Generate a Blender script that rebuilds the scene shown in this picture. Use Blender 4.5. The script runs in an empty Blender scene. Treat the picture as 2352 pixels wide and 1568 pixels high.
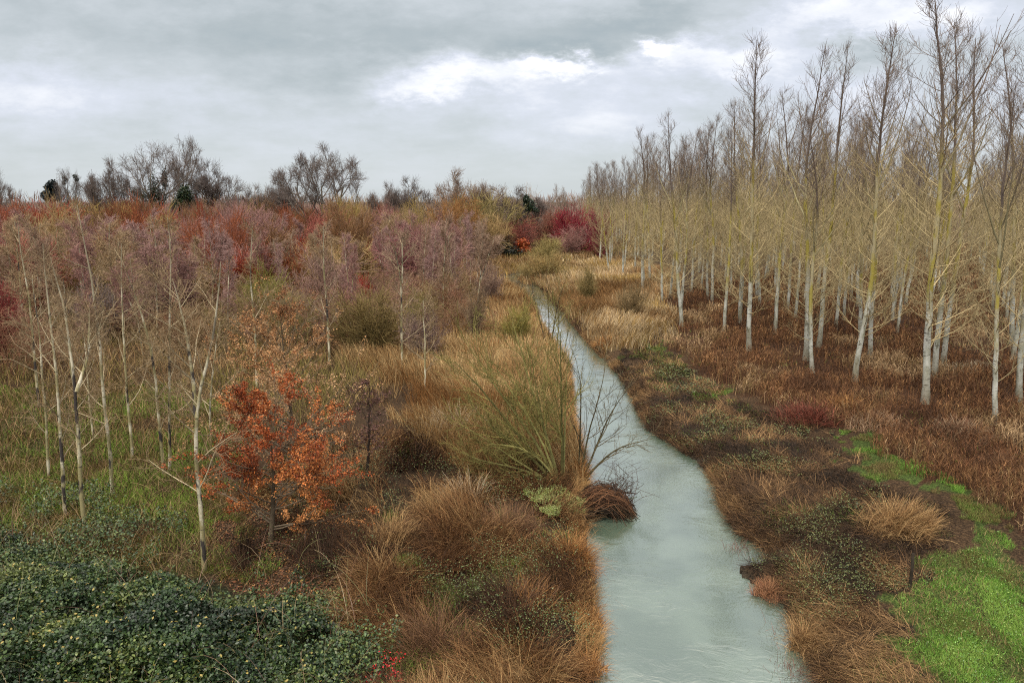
import bpy, math, colorsys
import numpy as np
from mathutils import Matrix, Vector
SC = bpy.context.scene
COL = SC.collection
R = math.radians
PITCH = R(10.72); F = 1700.0; CAMH = 10.0      # F: focal length in units of a 2352 wide frame

# ------------------------------------------------------------------ camera
cam_d = bpy.data.cameras.new('camera'); cam = bpy.data.objects.new('camera', cam_d); COL.objects.link(cam)
cam.location = (0, 0, CAMH); cam.rotation_euler = (R(90) - PITCH, 0, 0)
cam_d.sensor_width = 36; cam_d.lens = F / 2352 * 36; cam_d.clip_start = .1; cam_d.clip_end = 9000
SC.camera = cam

def ray(px, py):
    a = (784 - py) / F
    return np.array([(px - 1176) / F, math.cos(PITCH) + a * math.sin(PITCH), -math.sin(PITCH) + a * math.cos(PITCH)])
def G(px, py, z=.5):                      # where a spot of the photo lies on the land
    d = ray(px, py); t = (z - CAMH) / d[2]; return np.array([d[0] * t, d[1] * t])
def AT(px, py, Y):                        # the point of the upright plane at distance Y
    d = ray(px, py); t = Y / d[1]; return np.array([d[0] * t, Y, CAMH + d[2] * t])

# ------------------------------------------------------------------ render, world
SC.render.engine = 'CYCLES'
SC.view_settings.view_transform = 'Standard'; SC.view_settings.look = 'None'
SC.view_settings.exposure = 0.6; SC.view_settings.gamma = 1.0
SC.cycles.use_denoising = False
SC.cycles.max_bounces = 5; SC.cycles.diffuse_bounces = 3; SC.cycles.glossy_bounces = 2
SC.cycles.transmission_bounces = 2; SC.cycles.transparent_max_bounces = 4
SC.cycles.use_adaptive_sampling = True; SC.cycles.adaptive_threshold = .02
SC.cycles.pixel_filter_type = 'BLACKMAN_HARRIS'; SC.cycles.filter_width = 1.1

SUN_EL, SUN_AZ = 48, -155                 # azimuth from +Y towards +X
world = bpy.data.worlds.new('World'); SC.world = world; world.use_nodes = True
nt = world.node_tree; nt.nodes.clear()

class NB:                                  # small node builder
    def __init__(s, nt): s.nt = nt
    def n(s, t, **k):
        x = s.nt.nodes.new(t)
        for a, b in k.items(): setattr(x, a, b)
        return x
    def link(s, a, b): s.nt.links.new(a, b)
    def m(s, op, a, b=None, c=None):
        x = s.n('ShaderNodeMath', operation=op)
        for i, v in enumerate((a, b, c)):
            if v is None: continue
            if isinstance(v, (int, float)): x.inputs[i].default_value = v
            else: s.link(v, x.inputs[i])
        return x.outputs[0]
    def xyz(s, a, b, c):
        x = s.n('ShaderNodeCombineXYZ')
        for i, v in enumerate((a, b, c)):
            if isinstance(v, (int, float)): x.inputs[i].default_value = v
            else: s.link(v, x.inputs[i])
        return x.outputs[0]
    def noise(s, vec, scale, detail=4, rough=.55, out='Fac'):
        x = s.n('ShaderNodeTexNoise'); s.link(vec, x.inputs['Vector'])
        x.inputs['Scale'].default_value = scale; x.inputs['Detail'].default_value = detail; x.inputs['Roughness'].default_value = rough
        return x.outputs[out]
    def ramp(s, fac, stops):
        x = s.n('ShaderNodeValToRGB'); e = x.color_ramp.elements
        while len(e) < len(stops): e.new(.5)
        for el, (p, c) in zip(e, stops): el.position = p; el.color = (*c, 1)
        s.link(fac, x.inputs[0]); return x.outputs[0]
    def mix(s, fac, a, b, mode='MIX'):
        x = s.n('ShaderNodeMix', data_type='RGBA', blend_type=mode)
        if isinstance(fac, (int, float)): x.inputs[0].default_value = fac
        else: s.link(fac, x.inputs[0])
        for i, v in ((6, a), (7, b)):
            if isinstance(v, tuple): x.inputs[i].default_value = (*v, 1)
            else: s.link(v, x.inputs[i])
        return x.outputs[2]
    def mr(s, v, a, b, c=0, d=1, interp='SMOOTHSTEP'):
        x = s.n('ShaderNodeMapRange', interpolation_type=interp); s.link(v, x.inputs[0])
        for i, q in enumerate((a, b, c, d)): x.inputs[i + 1].default_value = q
        return x.outputs[0]

B = NB(nt)
tc = B.n('ShaderNodeTexCoord'); sep = B.n('ShaderNodeSeparateXYZ'); B.link(tc.outputs['Generated'], sep.inputs[0])
X, Y, Z = sep.outputs
yy = B.m('MAXIMUM', Y, .06)
u0 = B.m('DIVIDE', X, yy); v0 = B.m('DIVIDE', Z, yy)
zc = B.m('ADD', B.m('MAXIMUM', Z, 0), .16)
plane = B.xyz(B.m('DIVIDE', X, zc), B.m('DIVIDE', Y, zc), 0)      # a cloud layer seen in perspective
uv = B.xyz(u0, B.m('MULTIPLY', v0, 2.2), 0)
w1 = B.noise(uv, 4.5, 7, .66); uv2 = B.xyz(B.m('ADD', u0, 7.3), B.m('MULTIPLY', v0, 2.2), 3.1); w2 = B.noise(uv2, 4.5, 7, .66)
u = B.m('ADD', u0, B.m('MULTIPLY', B.m('SUBTRACT', w1, .5), .32))
v = B.m('ADD', v0, B.m('MULTIPLY', B.m('SUBTRACT', w2, .5), .19))
def cloud(px, py, wx, wy, amp):
    d = ray(px, py); cu, cv = d[0] / d[1], d[2] / d[1]
    a = B.m('DIVIDE', B.m('SUBTRACT', u, cu), wx / F * 1.05); b = B.m('DIVIDE', B.m('SUBTRACT', v, cv), wy / F * 1.05)
    e = B.m('EXPONENT', B.m('MULTIPLY', B.m('ADD', B.m('MULTIPLY', a, a), B.m('MULTIPLY', b, b)), -1))
    return B.m('MULTIPLY', e, amp)
n1 = B.noise(plane, .75, 6, .58); n2 = B.noise(plane, 2.6, 6, .6); n3 = B.noise(uv, 5.0, 7, .62)
t = B.m('ADD', .50, B.m('MULTIPLY', B.m('SUBTRACT', n1, .5), .55))
t = B.m('ADD', t, B.m('MULTIPLY', B.m('SUBTRACT', n2, .5), .16))
for c in [(1080, 200, 170, 48, .30), (1290, 175, 75, 24, .42), (940, 215, 130, 32, .20), (1500, 108, 42, 24, .62), (1640, 150, 170, 40, .30),
          (1850, 60, 200, 45, .24), (2150, 20, 240, 50, .32), (2000, 260, 400, 100, .08), (1450, 210, 160, 60, .14), (1300, 118, 110, 30, -.26), (1160, 160, 40, 28, -.18),
          (850, 60, 420, 80, -.20), (1500, 40, 260, 40, -.22), (300, 90, 420, 80, -.10), (2020, 118, 90, 32, -.26), (60, 200, 160, 60, .18), (500, 190, 300, 40, -.05),
          (1000, 320, 700, 40, .03), (1350, 290, 250, 30, .08)]:
    t = B.m('ADD', t, cloud(*c))
t = B.m('ADD', t, B.m('MULTIPLY', B.m('SUBTRACT', n3, .5), .62))
ccol = B.ramp(t, [(0, (.27, .33, .36)), (.30, (.39, .435, .455)), (.48, (.50, .54, .57)), (.64, (.60, .635, .71)), (.80, (.80, .815, .86)), (.97, (.97, .955, .93))])
low = B.mr(v0, .0, .13, 1, 0)
ccol = B.mix(B.m('MULTIPLY', low, .7), ccol, (.525, .565, .575))
zen = B.mr(Z, .50, .92, .82, 2.2)
ccol = B.mix(B.mr(Z, .5, .8), ccol, (.66, .62, .57))
bgc = B.n('ShaderNodeBackground'); B.link(ccol, bgc.inputs[0]); B.link(zen, bgc.inputs[1])
sky = B.n('ShaderNodeTexSky', sky_type='NISHITA'); sky.sun_disc = False; sky.sun_elevation = R(SUN_EL); sky.sun_rotation = R(SUN_AZ)
bgs = B.n('ShaderNodeBackground'); B.link(sky.outputs[0], bgs.inputs[0]); bgs.inputs[1].default_value = .1
mx = B.n('ShaderNodeMixShader'); mx.inputs[0].default_value = .95
B.link(bgs.outputs[0], mx.inputs[1]); B.link(bgc.outputs[0], mx.inputs[2])
wo = B.n('ShaderNodeOutputWorld'); B.link(mx.outputs[0], wo.inputs[0])

sd = bpy.data.lights.new('sun', 'SUN'); sd.energy = 1.5; sd.angle = R(12); sd.color = (1, .93, .82)
sun = bpy.data.objects.new('sun', sd); COL.objects.link(sun)
sv = Vector((math.sin(R(SUN_AZ)) * math.cos(R(SUN_EL)), math.cos(R(SUN_AZ)) * math.cos(R(SUN_EL)), math.sin(R(SUN_EL))))
sun.rotation_euler = sv.to_track_quat('Z', 'Y').to_euler(); sun.location = (0, 0, 60)

# ------------------------------------------------------------------ helpers
def tag(o, label=None, cat=None, group=None, kind=None):
    if label: o['label'] = label
    if cat: o['category'] = cat
    if group: o['group'] = group
    if kind: o['kind'] = kind
    return o
def empty(name, loc=(0, 0, 0)):
    o = bpy.data.objects.new(name, None); COL.objects.link(o); o.location = loc; o.empty_display_size = .3; return o

class MB:                                  # collects vertices, faces and colours as arrays
    def __init__(s): s.v = []; s.f = []; s.c = []; s.n = 0
    def add(s, v, f, c):
        v = np.asarray(v, float).reshape(-1, 3); f = np.asarray(f, np.int64)
        c = np.broadcast_to(np.asarray(c, float), (len(v), 3))
        s.v.append(v); s.f.append(f + s.n); s.c.append(c); s.n += len(v)
    def build(s, name, mat, parent=None, smooth=True):
        me = bpy.data.meshes.new(name)
        v = np.concatenate(s.v); c = np.concatenate(s.c)
        me.vertices.add(len(v)); me.vertices.foreach_set('co', v.astype(np.float32).ravel())
        loops = np.concatenate([f.ravel() for f in s.f]).astype(np.int32)
        tot = np.concatenate([np.full(len(f), f.shape[1], np.int32) for f in s.f])
        start = np.concatenate([[0], np.cumsum(tot)[:-1]]).astype(np.int32)
        me.loops.add(len(loops)); me.loops.foreach_set('vertex_index', loops)
        me.polygons.add(len(tot)); me.polygons.foreach_set('loop_start', start)
        if smooth: me.polygons.foreach_set('use_smooth', np.ones(len(tot), bool))
        me.update(calc_edges=True)
        a = me.attributes.new('col', 'FLOAT_COLOR', 'POINT')
        a.data.foreach_set('color', np.concatenate([c, np.ones((len(c), 1))], 1).astype(np.float32).ravel())
        me.materials.append(mat)
        o = bpy.data.objects.new(name, me); COL.objects.link(o)
        if parent: o.parent = parent
        return o

def unit(a): return a / np.maximum(np.linalg.norm(a, axis=-1, keepdims=True), 1e-9)
def tubes(mb, P, Rr, S, col):
    """P (N,K,3), Rr (N,K): N tapered tubes; col (3,), (N,3) or (N,K,3)"""
    N, K, _ = P.shape
    if N == 0: return
    T = unit(np.gradient(P, axis=1)); mean = unit(P[:, -1] - P[:, 0])
    ref = np.where(np.abs(mean[:, 2:3]) > .8, np.array([[1., .13, 0]]), np.array([[0, .1, 1.]]))[:, None, :]
    U = unit(np.cross(T, ref)); V = np.cross(T, U)
    a = np.arange(S) * 2 * math.pi / S
    v = P[:, :, None] + Rr[:, :, None, None] * (np.cos(a)[None, None, :, None] * U[:, :, None] + np.sin(a)[None, None, :, None] * V[:, :, None])
    idx = np.arange(N * K * S).reshape(N, K, S); nx = np.roll(idx, -1, 2)
    f = np.stack([idx[:, :-1], nx[:, :-1], nx[:, 1:], idx[:, 1:]], -1).reshape(-1, 4)
    col = np.asarray(col, float)
    if col.ndim == 1: c = np.broadcast_to(col, (N * K * S, 3))
    elif col.ndim == 2: c = np.repeat(col, K * S, 0)
    else: c = np.repeat(col.reshape(-1, 3), S, 0)
    mb.add(v, f, c)

def sample_line(P, Rr, idx, t):
    K = P.shape[1]; s = t * (K - 1); i = np.minimum(s.astype(int), K - 2); w = (s - i)[:, None]
    a, b = P[idx, i], P[idx, i + 1]
    return a * (1 - w) + b * w, unit(b - a), Rr[idx, i] * (1 - w[:, 0]) + Rr[idx, i + 1] * w[:, 0]

def grow(rng, P, Rr, n, t0, t1, ang, angsd, length, K=4, up=.1, wob=.12, rr=.55, rmax=9, rmin=.004, side=None, golden=False):
    """n children on every line of (P,Rr); length: function of (t, parent length)"""
    N = P.shape[0]; idx = np.repeat(np.arange(N), n)
    t = t0 + (t1 - t0) * (np.tile(np.arange(n), N) + rng.random(N * n)) / n; t = np.clip(t, 0, .999)
    p, T, r = sample_line(P, Rr, idx, t)
    Lp = np.linalg.norm(np.diff(P, axis=1), axis=2).sum(1)[idx]
    rnd = rng.normal(size=(N * n, 3))
    if side is not None: rnd = rnd * np.array(side)
    if golden: g_a = np.arange(N * n) * 2.4 + rng.normal(0, .3, N * n); rnd = np.stack([np.cos(g_a), np.sin(g_a), 0 * g_a], 1)
    perp = unit(rnd - (rnd * T).sum(1, keepdims=True) * T)
    a = np.radians(ang(t) if callable(ang) else ang) + np.radians(angsd) * rng.normal(size=N * n)
    d = unit(T * np.cos(a)[:, None] + perp * np.sin(a)[:, None])
    L = length(t, Lp) * rng.uniform(.65, 1.2, N * n)
    out = np.zeros((N * n, K, 3)); out[:, 0] = p
    step = (L / (K - 1))[:, None]
    for k in range(1, K):
        out[:, k] = out[:, k - 1] + d * step
        d = unit(d + np.array([0, 0, up]) + rng.normal(size=d.shape) * wob)
    r0 = np.minimum(np.minimum(r * rr, rmax), r); r0 = np.maximum(r0, rmin)
    R2 = np.linspace(1, 0, K)[None] * (r0[:, None] - rmin * .7) + rmin * .7
    return out, R2

def curve(pts, n, rng=None, wob=0.):
    pts = np.asarray(pts, float); s = np.concatenate([[0], np.cumsum(np.linalg.norm(np.diff(pts, axis=0), axis=1))])
    q = np.linspace(0, s[-1], n); out = np.stack([np.interp(q, s, pts[:, i]) for i in range(3)], 1)
    for _ in range(2): out[1:-1] = out[1:-1] * .5 + (out[:-2] + out[2:]) * .25
    if wob: out[1:] += np.cumsum(rng.normal(size=(n - 1, 3)) * wob, 0) * np.array([1, 1, 0])
    return out

_lat = np.random.default_rng(5).random((256, 256))
def vnoise(x, y, s, o=0):
    x = np.asarray(x) / s + 37.1 + o * 17; y = np.asarray(y) / s + 91.7 + o * 31
    xi = np.floor(x).astype(int); yi = np.floor(y).astype(int); fx = x - xi; fy = y - yi
    fx = fx * fx * (3 - 2 * fx); fy = fy * fy * (3 - 2 * fy)
    g = lambda a, b: _lat[a % 256, b % 256]
    return (g(xi, yi) * (1 - fx) + g(xi + 1, yi) * fx) * (1 - fy) + (g(xi, yi + 1) * (1 - fx) + g(xi + 1, yi + 1) * fx) * fy
def fnoise(x, y, s, o=0): return .55 * vnoise(x, y, s, o) + .3 * vnoise(x, y, s / 2.1, o + 1) + .15 * vnoise(x, y, s / 4.3, o + 2)

def inpoly(x, y, poly):
    c = np.zeros(np.shape(x), bool); n = len(poly)
    for i in range(n):
        (x0, y0), (x1, y1) = poly[i], poly[(i + 1) % n]
        if y0 == y1: continue
        k = ((y0 > y) != (y1 > y)) & (x < (x1 - x0) * (y - y0) / (y1 - y0) + x0); c ^= k
    return c
def segdist(x, y, poly):
    d = np.full(np.shape(x), 1e9); n = len(poly)
    for i in range(n):
        a = np.array(poly[i]); b = np.array(poly[(i + 1) % n]); ab = b - a; L = (ab ** 2).sum() + 1e-9
        t = np.clip(((x - a[0]) * ab[0] + (y - a[1]) * ab[1]) / L, 0, 1)
        d = np.minimum(d, np.hypot(x - a[0] - t * ab[0], y - a[1] - t * ab[1]))
    return d
def inz(x, y, poly):                       # polygon test with a ragged border
    k = np.clip(np.hypot(x, y) / 22, .6, 2.5)
    return inpoly(x + ((fnoise(x, y, 1.6, 101) - .5) * 2.6 + (vnoise(x, y, .35, 105) - .5) * .7) * k, y + ((fnoise(x, y, 1.6, 111) - .5) * 2.6 + (vnoise(x, y, .35, 115) - .5) * .7) * k, poly)
def zone(pts): return [tuple(G(*p)) for p in pts]

# ------------------------------------------------------------------ materials
def new_mat(name):
    m = bpy.data.materials.new(name); m.use_nodes = True; m.node_tree.nodes.clear(); b = NB(m.node_tree)
    o = b.n('ShaderNodeOutputMaterial'); p = b.n('ShaderNodeBsdfPrincipled'); b.link(p.outputs[0], o.inputs[0]); return m, b, p
def plant_mat(name, rough=.8, spec=.2, objcol=False, noise=0):
    m, b, p = new_mat(name)
    a = b.n('ShaderNodeAttribute', attribute_name='col'); c = a.outputs['Color']
    if objcol:
        oi = b.n('ShaderNodeObjectInfo'); c = b.mix(1.0, c, oi.outputs['Color'], 'MULTIPLY')
    if noise:
        g = b.n('ShaderNodeNewGeometry'); nf = b.noise(g.outputs['Position'], noise, 3)
        c = b.mix(b.mr(nf, .3, .7), b.mix(1.0, c, (.62, .62, .6), 'MULTIPLY'), c)
    b.link(c, p.inputs['Base Color']); p.inputs['Roughness'].default_value = rough; p.inputs['Specular IOR Level'].default_value = spec
    return m
M_TWIG = plant_mat('twig', objcol=True); M_BLADE = plant_mat('dry_blade', .75, .25); M_LEAF = plant_mat('leaf', .42, .5); M_DRYLEAF = plant_mat('dry_leaf', .6, .3)
M_WOOD = plant_mat('dark_bark', .9, .1, True, noise=6)

def bark(name, birch):
    m, b, p = new_mat(name)
    tcn = b.n('ShaderNodeTexCoord'); s = b.n('ShaderNodeSeparateXYZ'); b.link(tcn.outputs['Object'], s.inputs[0])
    ox, oy, oz = s.outputs; oi = b.n('ShaderNodeObjectInfo'); rnd = b.m('MULTIPLY', oi.outputs['Random'], 40)
    band = b.xyz(b.m('ADD', b.m('MULTIPLY', ox, 2.2), rnd), b.m('MULTIPLY', oy, 2.2), b.m('MULTIPLY', oz, 9.))
    big = b.xyz(b.m('ADD', b.m('MULTIPLY', ox, 3.), rnd), b.m('MULTIPLY', oy, 3.), b.m('MULTIPLY', oz, 1.1))
    nb = b.noise(band, 1.6, 3, .6); ng = b.noise(big, 1.0, 4, .6)
    if birch:
        base = b.mix(b.mr(ng, .38, .55), (.66, .60, .45), (.30, .26, .13))
        c = b.mix(b.m('MULTIPLY', b.mr(nb, .60, .68), .8), base, (.07, .06, .05))
        c = b.mix(b.mr(b.noise(big, .8, 3, .6), .54, .60), c, (.06, .05, .045))
        top = b.mr(oz, 5.0, 8.0); c = b.mix(top, c, (.34, .29, .20))
    else:
        base = b.mix(b.mr(ng, .35, .7), (.56, .56, .50), (.30, .30, .22))
        c = b.mix(b.mr(nb, .57, .66), base, (.10, .09, .075)); c = b.mix(b.mr(b.noise(big, 1.7, 4, .65), .58, .66), c, (.16, .15, .10))
        c = b.mix(b.m('MULTIPLY', b.mr(b.m('ADD', oz, b.m('MULTIPLY', ng, -.8)), .0, 1.5, 1, 0), .75), c, (.20, .17, .11))
        c = b.mix(b.m('MULTIPLY', b.mr(b.m('ADD', oz, b.m('MULTIPLY', ng, 4)), 4.5, 9.), .85), c, (.36, .30, .16)); lich = b.m('MULTIPLY', b.mr(b.noise(big, .55, 3, .6), .44, .56), b.mr(oz, 3.4, 5.5))
        c = b.mix(b.m('MULTIPLY', lich, .9), c, (.34, .28, .05))
        top = b.mr(b.m('ADD', oz, b.m('MULTIPLY', ng, 2.5)), 11, 13.5); c = b.mix(top, c, (.13, .10, .085))
    b.link(c, p.inputs['Base Color']); p.inputs['Roughness'].default_value = .85; p.inputs['Specular IOR Level'].default_value = .2
    bp = b.n('ShaderNodeBump'); bp.inputs['Strength'].default_value = .4; bp.inputs['Distance'].default_value = .02; b.link(nb, bp.inputs['Height']); b.link(bp.outputs[0], p.inputs['Normal'])
    return m
M_POPLAR = bark('poplar_bark', False); M_BIRCH = bark('birch_bark', True)

# ------------------------------------------------------------------ river and ground
LB = [(1365, 1568), (1378, 1480), (1368, 1420), (1360, 1350), (1352, 1290), (1345, 1215), (1340, 1185), (1352, 1140), (1345, 1105), (1348, 1080), (1330, 1020), (1315, 960), (1310, 900), (1305, 840),
      (1272, 790), (1240, 745), (1226, 705), (1200, 678), (1172, 660)]
RB = [(1880, 1568), (1855, 1510), (1825, 1440), (1800, 1392), (1745, 1350), (1695, 1318), (1702, 1298), (1745, 1296), (1768, 1275), (1735, 1248), (1692, 1228), (1660, 1170), (1640, 1110), (1600, 1060), (1540, 1020),
      (1490, 990), (1470, 955), (1450, 910), (1420, 860), (1362, 800), (1332, 765), (1292, 718), (1262, 688), (1245, 664), (1228, 654)]
lb = [tuple(G(*p, z=0)) for p in LB]; rb = [tuple(G(*p, z=0)) for p in RB]
FAR = [(-3, 88), (-3, 96), (2, 101), (8, 110), (13, 119), (19, 128), (24, 140), (20, 141), (14, 126), (9, 117), (4, 108), (0, 103)]
river_poly = [(rb[0][0] + .5, 5), (rb[0][0] + .2, -25), (lb[0][0] - .3, -25), (lb[0][0], 5)] + lb + [(-1.8, 88), (-2.6, 97), (1, 105), (6, 115), (11, 124), (18, 132), (24, 145), (26, 142), (20, 129), (13, 119), (8, 110), (3, 101), (.6, 95), (1.5, 88)] + rb[::-1]
def sdf(x, y):                             # >0 on land
    d = segdist(x, y, river_poly); return np.where(inpoly(x, y, river_poly), -d, d)
def land(x, y, s=None):
    s = sdf(x, y) if s is None else s
    up = np.clip(s / 1.1, 0, 1); up = up * up * (3 - 2 * up)
    z = .06 + .42 * up + (fnoise(x, y, 3.2, 3) - .5) * .30 * np.clip(s / 2, 0, 1) + (fnoise(x, y, 30, 6) - .5) * .5 * np.clip(s / 12, 0, 1)
    ins = -.06 - .75 * np.clip(-s / 1.0, 0, 1)
    return np.where(s > 0, z, np.maximum(ins, -.8))

Z_IVY = zone([(-400, 1230), (-60, 1180), (120, 1240), (330, 1300), (480, 1345), (560, 1375), (640, 1370), (705, 1310), (760, 1365), (850, 1480), (870, 1600), (870, 1900), (-600, 1900)])
Z_GR = zone([(2060, 1470), (2110, 1360), (2140, 1235), (2170, 1200), (2250, 1225), (2400, 1350), (2700, 1600), (2700, 2000), (2000, 2000), (2160, 1568)])
Z_GR2 = zone([(1920, 985), (1990, 1010), (2110, 1060), (2215, 1110), (2200, 1140), (2110, 1135), (2040, 1100), (1970, 1080), (1940, 1030)])
Z_GR3 = zone([(2140, 1130), (2230, 1150), (2330, 1170), (2280, 1215), (2180, 1200)])
Z_GR4 = zone([(1440, 775), (1530, 790), (1580, 850), (1560, 880), (1470, 830)])
Z_GR5 = zone([(1590, 905), (1680, 895), (1690, 915), (1630, 932), (1590, 920)])
Z_GR6 = zone([(910, 1290), (960, 1295), (1020, 1350), (990, 1365), (920, 1330)])
Z_LG = zone([(-300, 900), (330, 880), (560, 930), (560, 1000), (520, 1200), (560, 1330), (330, 1330), (-60, 1250), (-300, 1260)])
Z_RUS = zone([(1500, 700), (1650, 640), (2352, 540), (3400, 500), (3200, 1300), (2352, 1260), (2210, 1140), (1960, 1000), (1880, 960), (1700, 900), (1590, 830), (1510, 770)])
Z_MUD = zone([(1430, 770), (1530, 810), (1600, 860), (1700, 930), (1880, 990), (1960, 1090), (2090, 1180), (2110, 1300), (2060, 1480), (2160, 1600), (2160, 2000), (1880, 2000), (1880, 1600), (1800, 1392), (1690, 1230), (1640, 1110), (1540, 1020), (1470, 960), (1430, 860)])
Z_REED = zone([(1000, 645), (1160, 620), (1226, 705), (1300, 840), (1315, 960), (1330, 1020), (1345, 1100), (1180, 1080), (1090, 1110), (960, 1030), (930, 900), (800, 850), (780, 760), (900, 680)])
Z_REEDR = zone([(1130, 588), (1240, 575), (1420, 585), (1560, 640), (1520, 700), (1560, 760), (1440, 800), (1362, 800), (1262, 688), (1228, 654), (1180, 650)])
Z_HERB = zone([(690, 1000), (960, 1010), (1090, 1110), (1180, 1080), (1345, 1110), (1345, 1215), (1380, 1480), (1365, 1568), (1365, 2000), (870, 2000), (860, 1500), (760, 1365), (690, 1300), (560, 1330), (540, 1200)])

def ground_color(x, y, s):
    n = fnoise(x, y, 2.5, 8)[:, None]; n2 = fnoise(x, y, 9, 12)[:, None]
    c = np.array([.08, .05, .027]) * (.6 + .8 * n) + 0 * n2
    def put(z, col, k=1.): 
        nonlocal c
        m = (inz(x, y, z) * 1.)[:, None] * k; c = c * (1 - m) + m * np.array(col) * (.6 + .8 * n)
    put(Z_REED, (.17, .12, .06)); put(Z_REEDR, (.19, .14, .08)); put(Z_RUS, (.07, .035, .018)); put(Z_HERB, (.05, .032, .018)); put(Z_MUD, (.040, .028, .019)); put(Z_IVY, (.03, .035, .015))
    lg = inz(x, y, Z_LG)[:, None] * np.clip((n2 - .42) * 6, 0, 1); c = c * (1 - lg) + lg * np.array([.08, .10, .025])
    for z in (Z_GR, Z_GR2, Z_GR3, Z_GR4, Z_GR5, Z_GR6): put(z, (.07, .12, .025), .85)
    w = np.clip(1 - s / .35, 0, 1)[:, None]; return c * (1 - w) + w * np.array([.05, .042, .03])

az = np.linspace(0, 2 * math.pi, 721)[:-1]; az = np.sort(np.concatenate([az, np.linspace(R(45), R(135), 541)[:-1] + .0007]))
rr_ = np.concatenate([[0.5], np.geomspace(4, 190, 300), np.geomspace(205, 6000, 30)])
A_, R_ = np.meshgrid(az, rr_); gx = (R_ * np.cos(A_)).ravel(); gy = (R_ * np.sin(A_)).ravel()
near = R_.ravel() < 200
gs = np.full(gx.shape, 50.); gs[near] = sdf(gx[near], gy[near]); gz = land(gx, gy, gs)
NA = len(az); ii = np.arange(len(rr_) * NA).reshape(len(rr_), NA); nx = np.roll(ii, -1, 1)
mb = MB(); mb.add(np.stack([gx, gy, gz], 1), np.stack([ii[:-1], nx[:-1], nx[1:], ii[1:]], -1).reshape(-1, 4)[:, ::-1], ground_color(gx, gy, gs))
m, b, p = new_mat('soil')
a = b.n('ShaderNodeAttribute', attribute_name='col'); g = b.n('ShaderNodeNewGeometry')
nf = b.noise(g.outputs['Position'], 14, 6, .7); nl = b.noise(g.outputs['Position'], 2.2, 4, .6)
c = b.mix(b.mr(nf, .38, .66), b.mix(1., a.outputs['Color'], (.35, .33, .32), 'MULTIPLY'), b.mix(1., a.outputs['Color'], (1.5, 1.45, 1.4), 'MULTIPLY'))
b.link(c, p.inputs['Base Color']); p.inputs['Roughness'].default_value = .9; p.inputs['Specular IOR Level'].default_value = .15
bp = b.n('ShaderNodeBump'); bp.inputs['Strength'].default_value = .9; bp.inputs['Distance'].default_value = .08; b.link(nf, bp.inputs['Height']); b.link(bp.outputs[0], p.inputs['Normal'])
gr = mb.build('ground', m); tag(gr, kind='structure')

m, b, p = new_mat('river_water')
g = b.n('ShaderNodeNewGeometry'); s = b.n('ShaderNodeSeparateXYZ'); b.link(g.outputs['Position'], s.inputs[0])
warp = b.noise(g.outputs['Position'], .35, 3, .6, 'Color'); 
vm = b.n('ShaderNodeVectorMath', operation='MULTIPLY_ADD'); b.link(warp, vm.inputs[0]); vm.inputs[1].default_value = (2.2, 2.2, 0); b.link(g.outputs['Position'], vm.inputs[2])
mp = b.n('ShaderNodeMapping'); b.link(vm.outputs[0], mp.inputs[0]); mp.inputs['Rotation'].default_value = (0, 0, R(28)); mp.inputs['Scale'].default_value = (1.6, 6., 1)
r1 = b.noise(mp.outputs[0], 1.0, 3, .55); r2 = b.noise(g.outputs['Position'], 11, 3, .6); patch = b.mr(b.noise(g.outputs['Position'], .30, 3, .6), .40, .62)
h = b.m('ADD', b.m('MULTIPLY', r1, b.m('ADD', b.m('MULTIPLY', patch, 1.3), .10)), b.m('MULTIPLY', r2, .22))
bp = b.n('ShaderNodeBump'); bp.inputs['Strength'].default_value = .75; bp.inputs['Distance'].default_value = .017; b.link(h, bp.inputs['Height']); b.link(bp.outputs[0], p.inputs['Normal'])
c = b.mix(b.mr(b.noise(g.outputs['Position'], .5, 3), .35, .65), (.095, .135, .095), (.150, .200, .145))
b.link(c, p.inputs['Base Color']); p.inputs['Roughness'].default_value = .04; p.inputs['IOR'].default_value = 2.5; p.inputs['Specular IOR Level'].default_value = .5
gl = b.n('ShaderNodeBsdfGlossy'); gl.inputs['Roughness'].default_value = .05; gl.inputs['Color'].default_value = (1, 1, 1, 1); b.link(bp.outputs[0], gl.inputs['Normal'])
fr = b.n('ShaderNodeFresnel'); fr.inputs['IOR'].default_value = 1.8; b.link(bp.outputs[0], fr.inputs['Normal']); ms = b.n('ShaderNodeMixShader'); b.link(fr.outputs[0], ms.inputs[0]); b.link(p.outputs[0], ms.inputs[1]); b.link(gl.outputs[0], ms.inputs[2])
b.link(ms.outputs[0], [x for x in m.node_tree.nodes if x.type == 'OUTPUT_MATERIAL'][0].inputs[0])
mb = MB(); mb.add([(-8, -30, 0), (32, -30, 0), (32, 150, 0), (-8, 150, 0)], [[0, 1, 2, 3]], (1, 1, 1)); rv = mb.build('river', m); tag(rv, kind='structure')

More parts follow.
